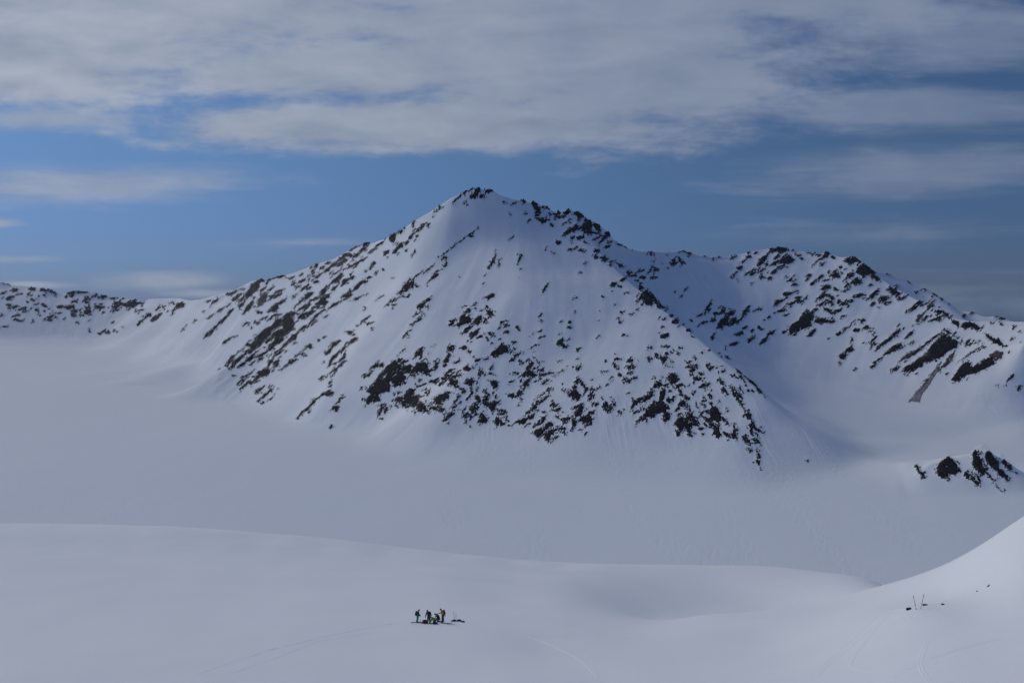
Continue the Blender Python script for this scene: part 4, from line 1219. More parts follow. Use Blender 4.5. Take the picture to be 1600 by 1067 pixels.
# ================================================================== THE NEAR SNOW SLOPE
CTRL = [(1000, 1067, 69), (1300, 1067, 61), (1600, 1067, 53), (1800, 1040, 50),
        (0, 1250, 56), (800, 1300, 48), (1600, 1350, 36), 
        (1000, 995, 92), (1200, 995, 84), (1300, 970, 84), (850, 1010, 88),
        (1435, 952, 69), (1600, 950, 62), (1600, 880, 68), (1600, 812, 77), (1560, 835, 81), (1545, 914, 70), (1500, 870, 88), (1450, 893, 99), (1400, 914, 112), (1480, 925, 78),
        (980, 966, 108), (1100, 960, 109), (1200, 953, 110), (1300, 936, 110), (1350, 925, 113),
        (1200, 946, 140), (1330, 922, 138),
        (1000, 882, 184), (1150, 883, 186), (1220, 886, 186), (1260, 891, 184), (1300, 897, 180), (1340, 905, 174),
        (1375, 913, 164),
        (1150, 925, 152), (1750, 740, 72), (1750, 900, 62)]
ctrl = [at(*q) for q in CTRL]
_us = [-300, -150, 0, 150, 300, 500, 700, 850]
for u in (-300, -150, 0, 100, 200, 300, 400, 500, 600, 700, 800, 880):
    near_p = at(u, 1067, np.interp(u, _us, [82, 80, 78, 76.5, 75, 74, 73, 71]))
    vm, Ym = np.interp(u, [-300, 0, 400, 675, 900], [1009, 1000, 985, 973, 971]), np.interp(u, _us, [96, 97, 97, 97.5, 98, 98.5, 99, 101])
    mid_p = at(u, vm, Ym)
    Yc = np.interp(u, _us, [207, 205, 200, 200, 198, 194, 188, 184])
    cr = at(u, np.interp(u, _us, [820, 820, 820.5, 822, 827, 841, 863, 878]), Yc)
    qf = np.polyfit([near_p[1], Ym, Yc], [near_p[2], mid_p[2], cr[2]], 2)
    sl = 2 * qf[0] * Yc + qf[1]
    for Y in (near_p[1], Ym, 118, 138, 158, 176, Yc, Yc + 22, Yc + 50, Yc + 85):
        z = np.polyval(qf, Y) if Y <= Yc else cr[2] + sl * (Y - Yc) - 0.010 * (Y - Yc) ** 2
        ctrl.append(atz(u, Y, z))
    ctrl.append(atz(u, 430, 45))
    ctrl.append(atz(u, 600, -12))
    ctrl.append(atz(u, 740, -25))
for u, v in ((1000, 881), (1150, 882), (1300, 897)):
    for Y, d in ((240, 14), (300, 45)):
        p = at(u, v, Y)
        ctrl.append(p - np.array([0, 0, d]))
    ctrl.append(atz(u, 430, 45))
    ctrl.append(atz(u, 600, -12))
    ctrl.append(atz(u, 740, -25))
for u, v, L in ((1400, 914, ((150, 1.5), (185, 9), (240, 40))), (1500, 870, ((118, 6), (160, 24), (220, 60))), (1600, 812, ((102, 8), (140, 30), (200, 75))),
                (1800, 700, ((100, 8), (150, 35)))):
    for Y, d in L:
        ctrl.append(at(u, v, Y) - np.array([0, 0, d]))
    ctrl.append(atz(u, 430, 40))
    ctrl.append(atz(u, 600, -12))
    ctrl.append(atz(u, 740, -25))
ctrl += [np.array([0, 0, 258.3]), np.array([0, 8, 251.5]), np.array([-12, 8, 251]), np.array([12, 8, 251.5]), np.array([0, 20, 243.5]), np.array([-30, 20, 242.5]), np.array([30, 20, 244.5]), np.array([0, 38, 234.0]), np.array([-40, 38, 233.0]), np.array([-40, 0, 256]), np.array([40, 0, 256.5]),
         np.array([0, -30, 264.0])]
for u, v, Y, d in ((1100, 960.5, 123, 1.0), (1200, 953, 125, 1.4), (1290, 938, 125, 1.3), (1030, 964, 121, 0.5)):
    ctrl.append(at(u, v, Y) - np.array([0, 0, d]))        # a shallow dip behind the roll
ctrl = np.array(ctrl)


def _tps(r2):
    return np.where(r2 > 1e-9, 0.5 * r2 * np.log(np.maximum(r2, 1e-9)), 0.0)


def _warp(x, y):                          # even out the spacing of the controls: near ones are dense, far ones sparse
    rr = np.sqrt(x * x + (y + 40) ** 2)
    k = np.log(1 + rr / 25.0) / rr * 4.0
    return x * k, (y + 40) * k


cx_, cy_ = _warp(ctrl[:, 0], ctrl[:, 1])
n_ = len(ctrl)
K_ = _tps((cx_[:, None] - cx_[None]) ** 2 + (cy_[:, None] - cy_[None]) ** 2)
A_ = np.zeros((n_ + 3, n_ + 3))
A_[:n_, :n_] = K_ + np.eye(n_) * 8e-4
A_[:n_, n_:] = np.stack([np.ones(n_), cx_, cy_], 1)
A_[n_:, :n_] = A_[:n_, n_:].T
W_ = np.linalg.solve(A_, np.concatenate([ctrl[:, 2], [0, 0, 0]]))


def slope_z(x, y):
    x, y = np.asarray(x, float), np.asarray(y, float)
    a, b = _warp(x, y)
    z = W_[n_] + W_[n_ + 1] * a + W_[n_ + 2] * b
    for i in range(n_):
        z = z + W_[i] * _tps((a - cx_[i]) ** 2 + (b - cy_[i]) ** 2)
    return z + 0.06 * fbm(x / 11.0, y / 17.0, 81, 3) + 0.07 * fbm(x / 45.0, y / 70.0, 85, 2) * smooth(40, 120, y)


def ground(u, v, y0=40.0, y1=260.0):
    """Where the sight line through (u, v) first meets the near slope."""
    Ys = np.arange(y0, y1, 0.25)
    d = ray(u, v)
    X = d[0] / d[1] * Ys
    z = CAM[2] + d[2] / d[1] * Ys
    h = slope_z(X, Ys)
    i = int(np.argmax(h >= z))
    if h[i] < z[i]:
        i = int(np.argmin(np.abs(h - z)))
    return Vector((X[i], Ys[i], h[i]))


su = np.concatenate([np.linspace(-2500, -200, 24), np.arange(-180, 1790, 3.0), np.linspace(1800, 4500, 28)])
sr_ = np.concatenate([np.linspace(-30, 14, 12), 15 * np.exp(np.arange(0, math.log(740 / 15.0), 0.0062))])
sT = (su - 800) / F / ray(800, 470)[1]
sY, sTT = np.meshgrid(sr_, sT, indexing='ij')
sX = (np.maximum(sY, 0) + 12 * (sY < 15) * (1 - np.maximum(sY, 0) / 15)) * sTT
sZ = slope_z(sX, sY)
P_S = np.stack([sX, sY, sZ], -1).reshape(-1, 3)
i_ = np.arange(sX.size, dtype=np.int32).reshape(sX.shape)
Q_S = np.stack([i_[:-1, :-1], i_[:-1, 1:], i_[1:, 1:], i_[1:, :-1]], -1).reshape(-1, 4)
near = link(bpy.data.objects.new("snow_slope", mesh_arrays("snow_slope", P_S, Q_S, [M_SNOW_NEAR])))
tag(near, "smooth near snow slope rising to the right where the skiers stand", "snow slope", kind="structure")


# tracks pressed into the slope: a groove between two low shoulders of pushed-up snow
def track(pts_uv, width=0.5, h=0.05, steps=True, seed=0):
    pts = [ground(u, v) for u, v in pts_uv]
    P = []
    for a, b, c, d in zip([pts[0]] + pts[:-2], pts[:-1], pts[1:], pts[2:] + [pts[-1]]):
        n = max(2, int((c - b).length / 0.3))
        for k in range(n):
            t = k / n
            P.append(0.5 * ((2 * b) + (c - a) * t + (2 * a - 5 * b + 4 * c - d) * t * t + (3 * b - a - 3 * c + d) * t ** 3))
    P = np.array([(p.x, p.y) for p in P])
    T = np.gradient(P, axis=0)
    T /= np.linalg.norm(T, axis=1, keepdims=True) + 1e-9
    Nn = np.stack([-T[:, 1], T[:, 0]], 1)
    rs = np.random.RandomState(seed)
    prof = [(-0.62, -0.03), (-0.42, 0.4), (-0.27, 1.0), (-0.12, 0.1), (0.12, 0.1), (0.27, 1.0), (0.42, 0.4), (0.62, -0.03)]
    V = []
    s_ = np.arange(len(P))
    wob = 0.1 * np.sin(s_ * 0.37 + seed) + 0.07 * rs.randn(len(P))
    amp = np.clip(0.75 + 0.5 * perlin(s_ * 0.11 + seed * 9.1, s_ * 0.0, 91) + (0.35 * rs.randn(len(P)) if steps else 0), 0.05, 1.6)
    fade = smooth(0, 6, s_) * smooth(0, 6, s_[::-1])
    for off, hh in prof:
        q = P + Nn * (off * width + wob * width)[:, None]
        z = slope_z(q[:, 0], q[:, 1]) + np.where(hh < 0, hh, 0.006 + hh * h * amp * fade) - (1 - fade) * 0.03
        V.append(np.stack([q[:, 0], q[:, 1], z], 1))
    V = np.stack(V, 1)
    ii = np.arange(V.shape[0] * V.shape[1]).reshape(V.shape[:2])
    Q = np.stack([ii[:-1, :-1], ii[:-1, 1:], ii[1:, 1:], ii[1:, :-1]], -1).reshape(-1, 4)
    o = link(bpy.data.objects.new("ski_track", mesh_arrays("ski_track", V.reshape(-1, 3), Q, [M_SNOW_NEAR], False)))
    return tag(o, kind="structure")


TRACKS = [([(640, 972), (590, 978), (520, 992), (470, 1004), (420, 1016), (340, 1042), (296, 1058)], 0.3, 0.014, True),
          ([(600, 984), (545, 994), (500, 1002), (440, 1024), (350, 1057)], 0.3, 0.012, True),
          ([(760, 984), (800, 988), (850, 1003), (900, 1027), (938, 1064)], 0.3, 0.02, False),
          ([(740, 985), (800, 990), (900, 995), (1015, 996)], 0.3, 0.015, True),
          ([(1392, 958), (1362, 990), (1335, 1025), (1330, 1040), (1345, 1048), (1380, 1050), (1420, 1045), (1440, 1036), (1500, 1015), (1598, 990)], 0.30, 0.018, False),
          ([(1452, 992), (1442, 1018), (1438, 1040), (1450, 1062), (1465, 1085)], 0.4, 0.015, True),
          ([(1380, 966), (1340, 1000), (1295, 1038), (1262, 1070)], 0.28, 0.012, False),
          ([(1374, 962), (1330, 1000), (1286, 1038), (1250, 1070)], 0.28, 0.012, False),
          ([(1385, 956), (1430, 949), (1480, 940), (1545, 917), (1600, 896)], 0.4, 0.025, True),
          ([(1470, 956), (1520, 950), (1570, 936), (1610, 926)], 0.28, 0.012, False)]
for k, (L, w, h, st) in enumerate(TRACKS):
    track(L, w, h, st, k)


# trodden, kicked-up lumps of snow where people have stood
def clods(name, centre_uv, n, spread, seed, smax=0.10):
    rs = np.random.RandomState(seed)
    c = ground(*centre_uv)
    bm = bmesh.new()
    for _ in range(n):
        x, y = c.x + rs.randn() * spread[0], c.y + rs.randn() * spread[1]
        s = smax * (0.3 + 0.7 * rs.rand() ** 2)
        z = float(slope_z(np.array([x]), np.array([y]))[0]) + s * 0.15
        r = bmesh.ops.create_icosphere(bm, subdivisions=2, radius=s)
        for vv in r['verts']:
            vv.co = Vector((vv.co.x * (1 + 0.4 * rs.randn() * 0.5), vv.co.y * 1.2, vv.co.z * 0.6)) + Vector((x, y, z))
    me = bpy.data.meshes.new(name)
    bm.to_mesh(me)
    bm.free()
    me.materials.append(M_SNOW_NEAR)
    return tag(link(bpy.data.objects.new(name, me)), kind="stuff")


clods("snow_clods", (680, 975), 110, (2.6, 0.7), 3, 0.05)
clods("snow_clods", (1425, 962), 110, (1.3, 0.6), 4, 0.05)
clods("snow_clods", (1438, 1042), 70, (1.5, 0.6), 5, 0.045)
# ================================================================== PEOPLE AND THEIR GEAR
M_SKIN = plain("skin", (0.42, 0.27, 0.20), 0.6, 0.08)
M_BLACK = plain("black_cloth", (0.016, 0.016, 0.019), 0.85, 0.3, 18, bump=0.4)
M_DARKBROWN = plain("dark_brown_cloth", (0.030, 0.022, 0.020), 0.85, 0.3, 18, bump=0.4)
M_NAVY = plain("navy_cloth", (0.018, 0.034, 0.095), 0.85, 0.25, 18, bump=0.4)
M_SLATE = plain("slate_cloth", (0.035, 0.045, 0.065), 0.85, 0.25, 18, bump=0.4)
M_TEAL = plain("teal_cloth", (0.012, 0.21, 0.19), 0.8, 0.2, 18, bump=0.4)
M_GREEN = plain("lime_cloth", (0.11, 0.29, 0.035), 0.8, 0.2, 18, bump=0.4)
M_YELLOW = plain("mustard_cloth", (0.56, 0.27, 0.020), 0.8, 0.2, 18, bump=0.4)
M_RED = plain("red_cloth", (0.16, 0.022, 0.030), 0.8, 0.25, 12, bump=0.4)
M_GREY = plain("grey_shell", (0.20, 0.205, 0.215), 0.45, 0.1)
M_BOOT = plain("boot_plastic", (0.022, 0.022, 0.026), 0.4, 0.2)
M_METAL = plain("metal", (0.45, 0.46, 0.48), 0.35, 0.1, metal=0.9)
M_SHAFT = plain("pole_paint", (0.028, 0.030, 0.036), 0.35, 0.2)
M_LIGHTSHAFT = plain("pale_pole_paint", (0.42, 0.43, 0.45), 0.35, 0.1)
M_SKI = plain("ski_topsheet", (0.035, 0.037, 0.045), 0.35, 0.3, 6)
M_SKI_RED = plain("red_ski_topsheet", (0.17, 0.03, 0.03), 0.35, 0.3, 6)
M_LENS = plain("tinted_lens", (0.01, 0.01, 0.012), 0.1, 0.1)
M_TAN = plain("tan_cloth", (0.13, 0.105, 0.08), 0.85, 0.25, 14)
M_SNOWROCK = plain("bare_stone", (0.045, 0.042, 0.042), 0.9, 0.4, 6, bump=0.8)


def skin_mesh(name, verts, edges, mat, parent, sub=1, roots=(0,)):
    """Grow one smooth continuous surface round a skeleton of (point, radius) joints."""
    me = bpy.data.meshes.new(name)
    me.from_pydata([tuple(v[0]) for v in verts], edges, [])
    tmp = bpy.data.objects.new(name, me)
    COL.objects.link(tmp)
    tmp.modifiers.new("skin", 'SKIN')
    if sub:
        s = tmp.modifiers.new("sub", 'SUBSURF')
        s.levels = s.render_levels = sub
    sd_ = me.skin_vertices[0].data
    for i, v in enumerate(verts):
        r = v[1]
        sd_[i].radius = (r, r) if isinstance(r, (int, float)) else r
        sd_[i].use_root = i in roots
    bpy.context.view_layer.update()
    dg = bpy.context.evaluated_depsgraph_get()
    out = bpy.data.meshes.new_from_object(tmp.evaluated_get(dg))
    bpy.data.objects.remove(tmp)
    out.name = name
    out.materials.clear()
    out.materials.append(mat)
    out.polygons.foreach_set("use_smooth", np.ones(len(out.polygons), bool))
    o = bpy.data.objects.new(name, out)
    return link(o, parent)


def bm_obj(name, bm, mat, parent=None, smooth_shade=True):
    me = bpy.data.meshes.new(name)
    bm.normal_update()
    bm.to_mesh(me)
    bm.free()
    me.materials.append(mat)
    if smooth_shade:
        me.polygons.foreach_set("use_smooth", np.ones(len(me.polygons), bool))
    return link(bpy.data.objects.new(name, me), parent)


def rings(bm, ring_list, cap=True):
    """Loft a closed surface through rings of points."""
    R_ = [[bm.verts.new(p) for p in r] for r in ring_list]
    n = len(R_[0])
    for a, b in zip(R_[:-1], R_[1:]):
        for i in range(n):
            bm.faces.new((a[i], a[(i + 1) % n], b[(i + 1) % n], b[i]))
    if cap:
        bm.faces.new(R_[0][::-1])
        bm.faces.new(R_[-1])
    return R_


def tube(bm, pts, rad, n=8):
    pts = [Vector(p) for p in pts]
    if isinstance(rad, (int, float)):
        rad = [rad] * len(pts)
    L = []
    up0 = Vector((0.13, 0.21, 0.97))
    for i, p in enumerate(pts):
        t = (pts[min(i + 1, len(pts) - 1)] - pts[max(i - 1, 0)]).normalized()
        a = t.cross(up0)
        if a.length < 0.1:
            a = t.cross(Vector((1, 0, 0)))
        a.normalize()
        b = t.cross(a)
        L.append([p + (a * math.cos(k * 2 * math.pi / n) + b * math.sin(k * 2 * math.pi / n)) * rad[i] for k in range(n)])
    rings(bm, L)


def rbox(bm, c, half, rot=None, puff=0.0, seg=3):
    """Box with bevelled corners; puff rounds its sides like a stuffed bag."""
    r = bmesh.ops.create_cube(bm, size=2.0)
    es = list({e for v in r['verts'] for e in v.link_edges})
    bmesh.ops.subdivide_edges(bm, edges=es, cuts=seg, use_grid_fill=True)
    vs = [v for v in bm.verts if v.tag is False]
    for v in vs:
        p = v.co.copy()
        q = p.normalized() * 1.25
        p = p.lerp(q, 0.25 + puff)
        p = Vector((p.x * half[0], p.y * half[1], p.z * half[2]))
        if rot is not None:
            p = rot @ p
        v.co = p + Vector(c)
        v.tag = True


def empty(name, loc):
    o = bpy.data.objects.new(name, None)
    o.location = loc
    return link(o)


def hand_chains(w, d, palm_n, curl=0.5, side=1):
    """Palm and five fingers as skeleton: w wrist, d pointing direction, palm_n the way the palm faces."""
    w, d, pn = Vector(w), Vector(d).normalized(), Vector(palm_n)
    pn = (pn - d * pn.dot(d)).normalized()
    s = d.cross(pn) * side
    V = [(w, 0.034), (w + d * 0.045, (0.034, 0.026)), (w + d * 0.085, (0.030, 0.024))]
    E = [(0, 1), (1, 2)]
    for k, (off, ln) in enumerate(((-0.030, 0.062), (-0.010, 0.078), (0.010, 0.072), (0.029, 0.055))):
        b = w + d * 0.095 + s * off
        f1 = b + (d * (1 - 0.35 * curl) + pn * curl * 0.6).normalized() * ln * 0.5
        f2 = f1 + (d * (1 - curl) + pn * curl).normalized() * ln * 0.5
        i = len(V)
        V += [(b, 0.0125), (f1, 0.0115), (f2, 0.010)]
        E += [(2, i), (i, i + 1), (i + 1, i + 2)]
    i = len(V)
    t1 = w + d * 0.055 - s * 0.045 + pn * 0.012
    t2 = t1 + d * 0.035 - s * 0.012 + pn * 0.015
    V += [(t1, 0.014), (t2, 0.012)]
    E += [(1, i), (i, i + 1)]
    return V, E


def person(loc, J, label, m, group="skiers gathered on the snow slope", hat='cap', glove=True):
    """J: joints in metres from loc. Keys pel chest neck head face(dir) and l/r pairs sh el wr hip knee ank toe(dir) hd(dir) pn."""
    root = empty("person", loc)
    tag(root, label, "person", group)
    V3 = Vector
    pel, chest, neck, head = V3(J['pel']), V3(J['chest']), V3(J['neck']), V3(J['head'])
    face = V3(J['face']).normalized()
    hup = (head - neck).normalized()
    face = (face - hup * face.dot(hup) * 0.85).normalized()
    sidev = hup.cross(face).normalized()
    # --- one continuous body, head to feet
    bv = [(pel, 0.13), (pel.lerp(chest, 0.5), 0.125), (chest, 0.145), (neck, 0.060), (neck.lerp(head, 0.55) + face * 0.01, 0.074), (head + hup * 0.03, 0.094),
          (head + hup * 0.10 - face * 0.012, 0.068)]
    be = [(0, 1), (1, 2), (2, 3), (3, 4), (4, 5), (5, 6)]
    nose = len(bv)
    bv += [(head + face * 0.095, 0.018), (head + face * 0.112 - hup * 0.02, 0.015)]
    be += [(5, nose), (nose, nose + 1)]
    for s in (1, -1):
        i = len(bv)
        bv += [(head + sidev * s * 0.088 - face * 0.01, 0.02)]
        be += [(5, i)]
    for s in 'lr':
        i = len(bv)
        sh, el, wr = V3(J['sh' + s]), V3(J['el' + s]), V3(J['wr' + s])
        hd = V3(J.get('hd' + s, wr - el))
        hv, he = hand_chains(wr, hd, V3(J.get('pn' + s, (0, 0, -1))), J.get('curl' + s, 0.45), 1 if s == 'l' else -1)
        hv = [(p, r if isinstance(r, tuple) else r * 0.85) for p, r in hv]
        bv += [(sh, 0.064), (el, 0.044)]
        be += [(2, i), (i, i + 1), (i + 1, i + 2)]
        j = len(bv)
        bv += hv
        be += [(a + j, b + j) for a, b in he]
        i = len(bv)
        hip, kn, an = V3(J['hip' + s]), V3(J['kn' + s]), V3(J['an' + s])
        toe = V3(J.get('toe', (1, 0, 0))) if 'toe' + s not in J else V3(J['toe' + s])
        bv += [(hip, 0.092), (kn, 0.062), (an, 0.045), (an + toe.normalized() * 0.17 + V3((0, 0, -0.055)), 0.036)]
        be += [(0, i), (i, i + 1), (i + 1, i + 2), (i + 2, i + 3)]
    skin_mesh("body", bv, be, m.get('skin', M_SKIN), root)
    # --- jacket with sleeves and collar
    jv = [(pel.lerp(chest, 0.02), 0.205), (pel.lerp(chest, 0.5), 0.205), (chest, 0.225), (chest.lerp(neck, 0.62), 0.125), (neck + hup * 0.03, 0.082)]
    je = [(0, 1), (1, 2), (2, 3), (3, 4)]
    for s in 'lr':
        i = len(jv)
        sh, el, wr = V3(J['sh' + s]), V3(J['el' + s]), V3(J['wr' + s])
        jv += [(sh, 0.118), (sh.lerp(el, 0.55), 0.102), (el, 0.088), (el.lerp(wr, 0.6), 0.074), (wr.lerp(el, 0.04), 0.054)]
        je += [(2, i)] + [(i + k, i + k + 1) for k in range(4)]
    skin_mesh("jacket", jv, je, m['jacket'], root)
    if 'collar' in m:
        b_ = bmesh.new()
        ring = []
        for z, r in ((-0.03, 0.105), (0.02, 0.100), (0.055, 0.092)):
            c = neck + hup * z
            ring.append([c + (face * math.cos(a) + sidev * math.sin(a)) * r for a in np.linspace(0, 2 * math.pi, 14, endpoint=False)])
        rings(b_, ring)
        bm_obj("collar", b_, m['collar'], root)
    # --- trousers
    tv = [(pel + (pel - chest).normalized() * 0.03, 0.150)]
    te = []
    for s in 'lr':
        i = len(tv)
        hip, kn, an = V3(J['hip' + s]), V3(J['kn' + s]), V3(J['an' + s])
        tv += [(hip, 0.128), (hip.lerp(kn, 0.45), 0.124), (kn, 0.112), (kn.lerp(an, 0.5), 0.108), (an.lerp(kn, 0.10), 0.104)]
        te += [(0, i)] + [(i + k, i + k + 1) for k in range(4)]
    skin_mesh("trousers", tv, te, m['trousers'], root)
    for s in 'lr':
        kn, an = V3(J['kn' + s]), V3(J['an' + s])
        toe = V3(J.get('toe' + s, J.get('toe', (1, 0, 0)))).normalized()
        shin = (kn - an).normalized()
        dn = (toe.cross(shin).cross(toe)).normalized() * -1
        skin_mesh("boot", [(an + shin * 0.20, 0.076), (an + shin * 0.06, 0.070), (an + dn * 0.03 - toe * 0.045, 0.058), (an + dn * 0.03 + toe * 0.09, 0.056), (an + dn * 0.045 + toe * 0.19, 0.044)],
                  [(0, 1), (1, 2), (1, 3), (3, 4)], m.get('boot', M_BOOT), root)
        el, wr = V3(J['el' + s]), V3(J['wr' + s])
        hd = V3(J.get('hd' + s, wr - el))
        hv, he = hand_chains(wr, hd, V3(J.get('pn' + s, (0, 0, -1))), J.get('curl' + s, 0.45), 1 if s == 'l' else -1)
        hv = [(p, tuple(q * 1.22 for q in r) if isinstance(r, tuple) else r * 1.25) for p, r in hv]
        hv.append((wr - hd.normalized() * 0.05, 0.050))
        he.append((0, len(hv) - 1))
        skin_mesh("glove", hv, he, m.get('glove', M_BLACK), root)
    # --- headgear, hair and glasses
    b_ = bmesh.new()
    top = head + hup * 0.035 - face * 0.006
    L = []
    if hat == 'helmet':
        prof = [(-0.075, 0.108), (-0.03, 0.122), (0.03, 0.126), (0.07, 0.112), (0.105, 0.075), (0.122, 0.02)]
    else:
        prof = [(-0.015, 0.108), (0.02, 0.112), (0.05, 0.106), (0.08, 0.085), (0.10, 0.05), (0.108, 0.012)]
    for z, r in prof:
        L.append([top + hup * z + (face * math.cos(a) * 1.08 + sidev * math.sin(a)) * r for a in np.linspace(0, 2 * math.pi, 16, endpoint=False)])
    rings(b_, L)
    hat_o = bm_obj("helmet" if hat == 'helmet' else "hat", b_, m['hat'], root)
    if hat == 'cap':
        b_ = bmesh.new()
        a_ = np.linspace(-1.0, 1.0, 9)
        lo = [top - hup * 0.005 + (face * math.cos(t) * 0.115 + sidev * math.sin(t) * 0.108) for t in a_]
        hi = [top - hup * 0.03 + (face * (math.cos(t) * 0.105 + 0.075 * math.cos(t * 1.2)) + sidev * math.sin(t) * 0.10) for t in a_]
        rings(b_, [lo + [p + hup * 0.012 for p in lo[::-1]], hi + [p + hup * 0.008 for p in hi[::-1]]])
        bm_obj("peak", b_, m['hat'], hat_o)
    b_ = bmesh.new()
    a_ = np.linspace(-1.15, 1.15, 11)
    tube(b_, [head + hup * 0.018 + face * math.cos(t) * 0.103 + sidev * math.sin(t) * 0.098 for t in a_], [0.012] + [0.021] * 9 + [0.012])
    bm_obj("sunglasses", b_, M_LENS, root)
    b_ = bmesh.new()
    L = []
    for z, r in ((-0.075, 0.078), (-0.03, 0.096), (0.02, 0.102)):
        L.append([head + hup * z - face * 0.022 + (face * math.cos(a) * 0.92 + sidev * math.sin(a)) * r for a in np.linspace(0.32 * math.pi, 1.68 * math.pi, 12)] +
                 [head + hup * z - face * 0.03 + (face * math.cos(a) * 0.5 + sidev * math.sin(a) * 0.6) * r for a in np.linspace(1.62 * math.pi, 0.38 * math.pi, 12)])
    rings(b_, L)
    bm_obj("hair", b_, m.get('hair', M_DARKBROWN), root)
    return root


def frame(up, fwd):
    up = Vector(up).normalized()
    f = Vector(fwd)
    f = (f - up * f.dot(up)).normalized()
    s = f.cross(up)
    return Matrix((s, f, up)).transposed()          # columns: right, forward, up


def backpack(loc, c, up, fwd, label, mat, size=(0.15, 0.10, 0.25), straps=True, lying=False):
    """c: centre; fwd: from the wearer's back outward is -fwd."""
    root = empty("backpack", loc)
    tag(root, label, "backpack")
    M = frame(up, fwd)
    c = Vector(c)
    b_ = bmesh.new()
    rbox(b_, c, size, M, 0.15)
    body = bm_obj("pack_body", b_, mat, root)
    b_ = bmesh.new()
    rbox(b_, c + M @ Vector((0, -0.01, size[2] * 1.0)), (size[0] * 0.92, size[1] * 0.95, 0.06), M, 0.2)
    bm_obj("lid", b_, mat, root)
    b_ = bmesh.new()
    rbox(b_, c + M @ Vector((0, -size[1] * 1.0, -size[2] * 0.25)), (size[0] * 0.75, 0.04, size[2] * 0.5), M, 0.2)
    bm_obj("front_pocket", b_, mat, root)
    for s in (1, -1):
        b_ = bmesh.new()
        d = 1.0 if straps else 0.35
        tube(b_, [c + M @ Vector((s * 0.09, size[1] * 0.9, size[2] * 0.8)), c + M @ Vector((s * 0.12, size[1] + 0.10 * d, size[2] * 0.95)),
                  c + M @ Vector((s * 0.135, size[1] + 0.24 * d, size[2] * 0.5)), c + M @ Vector((s * 0.14, size[1] + 0.20 * d, -size[2] * 0.2)),
                  c + M @ Vector((s * 0.12, size[1] * 0.9, -size[2] * 0.7))], 0.016)
        bm_obj("shoulder_strap", b_, M_BLACK, root)
    return root


def on_slope(x, y):
    return float(slope_z(np.array([x]), np.array([y]))[0])


def ski(pos, ang, label, mat, length=1.72, group="skis lying and standing on the slope", boot=False, lift=0.02):
    """Shaped plank with an upturned tip, laid along the slope; pos is under the binding."""
    root = empty("ski", pos)
    tag(root, label, "ski", group)
    d = Vector((math.cos(ang), math.sin(ang), 0))
    n = Vector((-d.y, d.x, 0))
    L = []
    for t in np.linspace(-0.46, 0.54, 25):
        s = t * length
        w = 0.047 + 0.055 * abs(t - 0.03) ** 1.7
        if t > 0.47:
            w *= max(0.25, 1 - ((t - 0.47) / 0.075) ** 2 * 0.8)
        q = Vector(pos) + d * s
        z = on_slope(q.x, q.y) - pos.z + lift
        z += 2.2 * max(0, t - 0.42) ** 1.5 * 2.0 + 1.0 * max(0, -0.43 - t) + 0.012 * math.cos(t * math.pi)
        th = 0.012
        c = d * s + Vector((0, 0, z))
        L.append([c + n * w, c + n * w + Vector((0, 0, th)), c - n * w + Vector((0, 0, th)), c - n * w])
    b_ = bmesh.new()
    rings(b_, L)
    bm_obj("ski_base", b_, mat, root, False)
    for nm, s, ln, h in (("toe_binding", 0.16, 0.05, 0.03), ("heel_binding", -0.15, 0.06, 0.035)):
        b_ = bmesh.new()
        q = Vector(pos) + d * s
        rbox(b_, d * s + Vector((0, 0, on_slope(q.x, q.y) - pos.z + lift + 0.02 + h / 2)), (ln, 0.035, h / 2 + 0.012), Matrix.Rotation(ang, 3, 'Z'), 0.0, 1)
        bm_obj(nm, b_, M_METAL if not boot else M_BOOT, root)
    return root


def pole(pos, top, label, group="ski poles planted in the snow", pale=False):
    root = empty("ski_pole", pos)
    tag(root, label, "ski pole", group)
    t = Vector(top) - Vector(pos)
    b_ = bmesh.new()
    tube(b_, [-t.normalized() * 0.08, t * 0.5, t * 0.86], [0.012, 0.015, 0.015])
    bm_obj("shaft", b_, M_LIGHTSHAFT if pale else M_SHAFT, root)
    b_ = bmesh.new()
    tube(b_, [t * 0.84, t * 0.88, t * 0.93, t * 0.985, t], [0.017, 0.021, 0.019, 0.022, 0.026])
    bm_obj("grip", b_, M_BLACK, root)
    for k0, k1 in ((0.30, 0.40), (0.52, 0.58)):
        b_ = bmesh.new()
        tube(b_, [t * k0, t * k1], [0.027, 0.027])
        bm_obj("clamp", b_, M_BLACK, root)
    b_ = bmesh.new()
    tube(b_, [t * 0.06, t * 0.066, t * 0.078], [0.055, 0.058, 0.015], 12)
    bm_obj("basket", b_, M_BLACK, root)
    b_ = bmesh.new()
    q = t.normalized().cross(Vector((0, 1, 0))).normalized()
    tube(b_, [t * 0.985, t * 0.97 + q * 0.05, t * 0.88 + q * 0.075, t * 0.83 + q * 0.05, t * 0.9 + q * 0.02], 0.006, 6)
    bm_obj("wrist_strap", b_, M_BLACK, root)
    return root


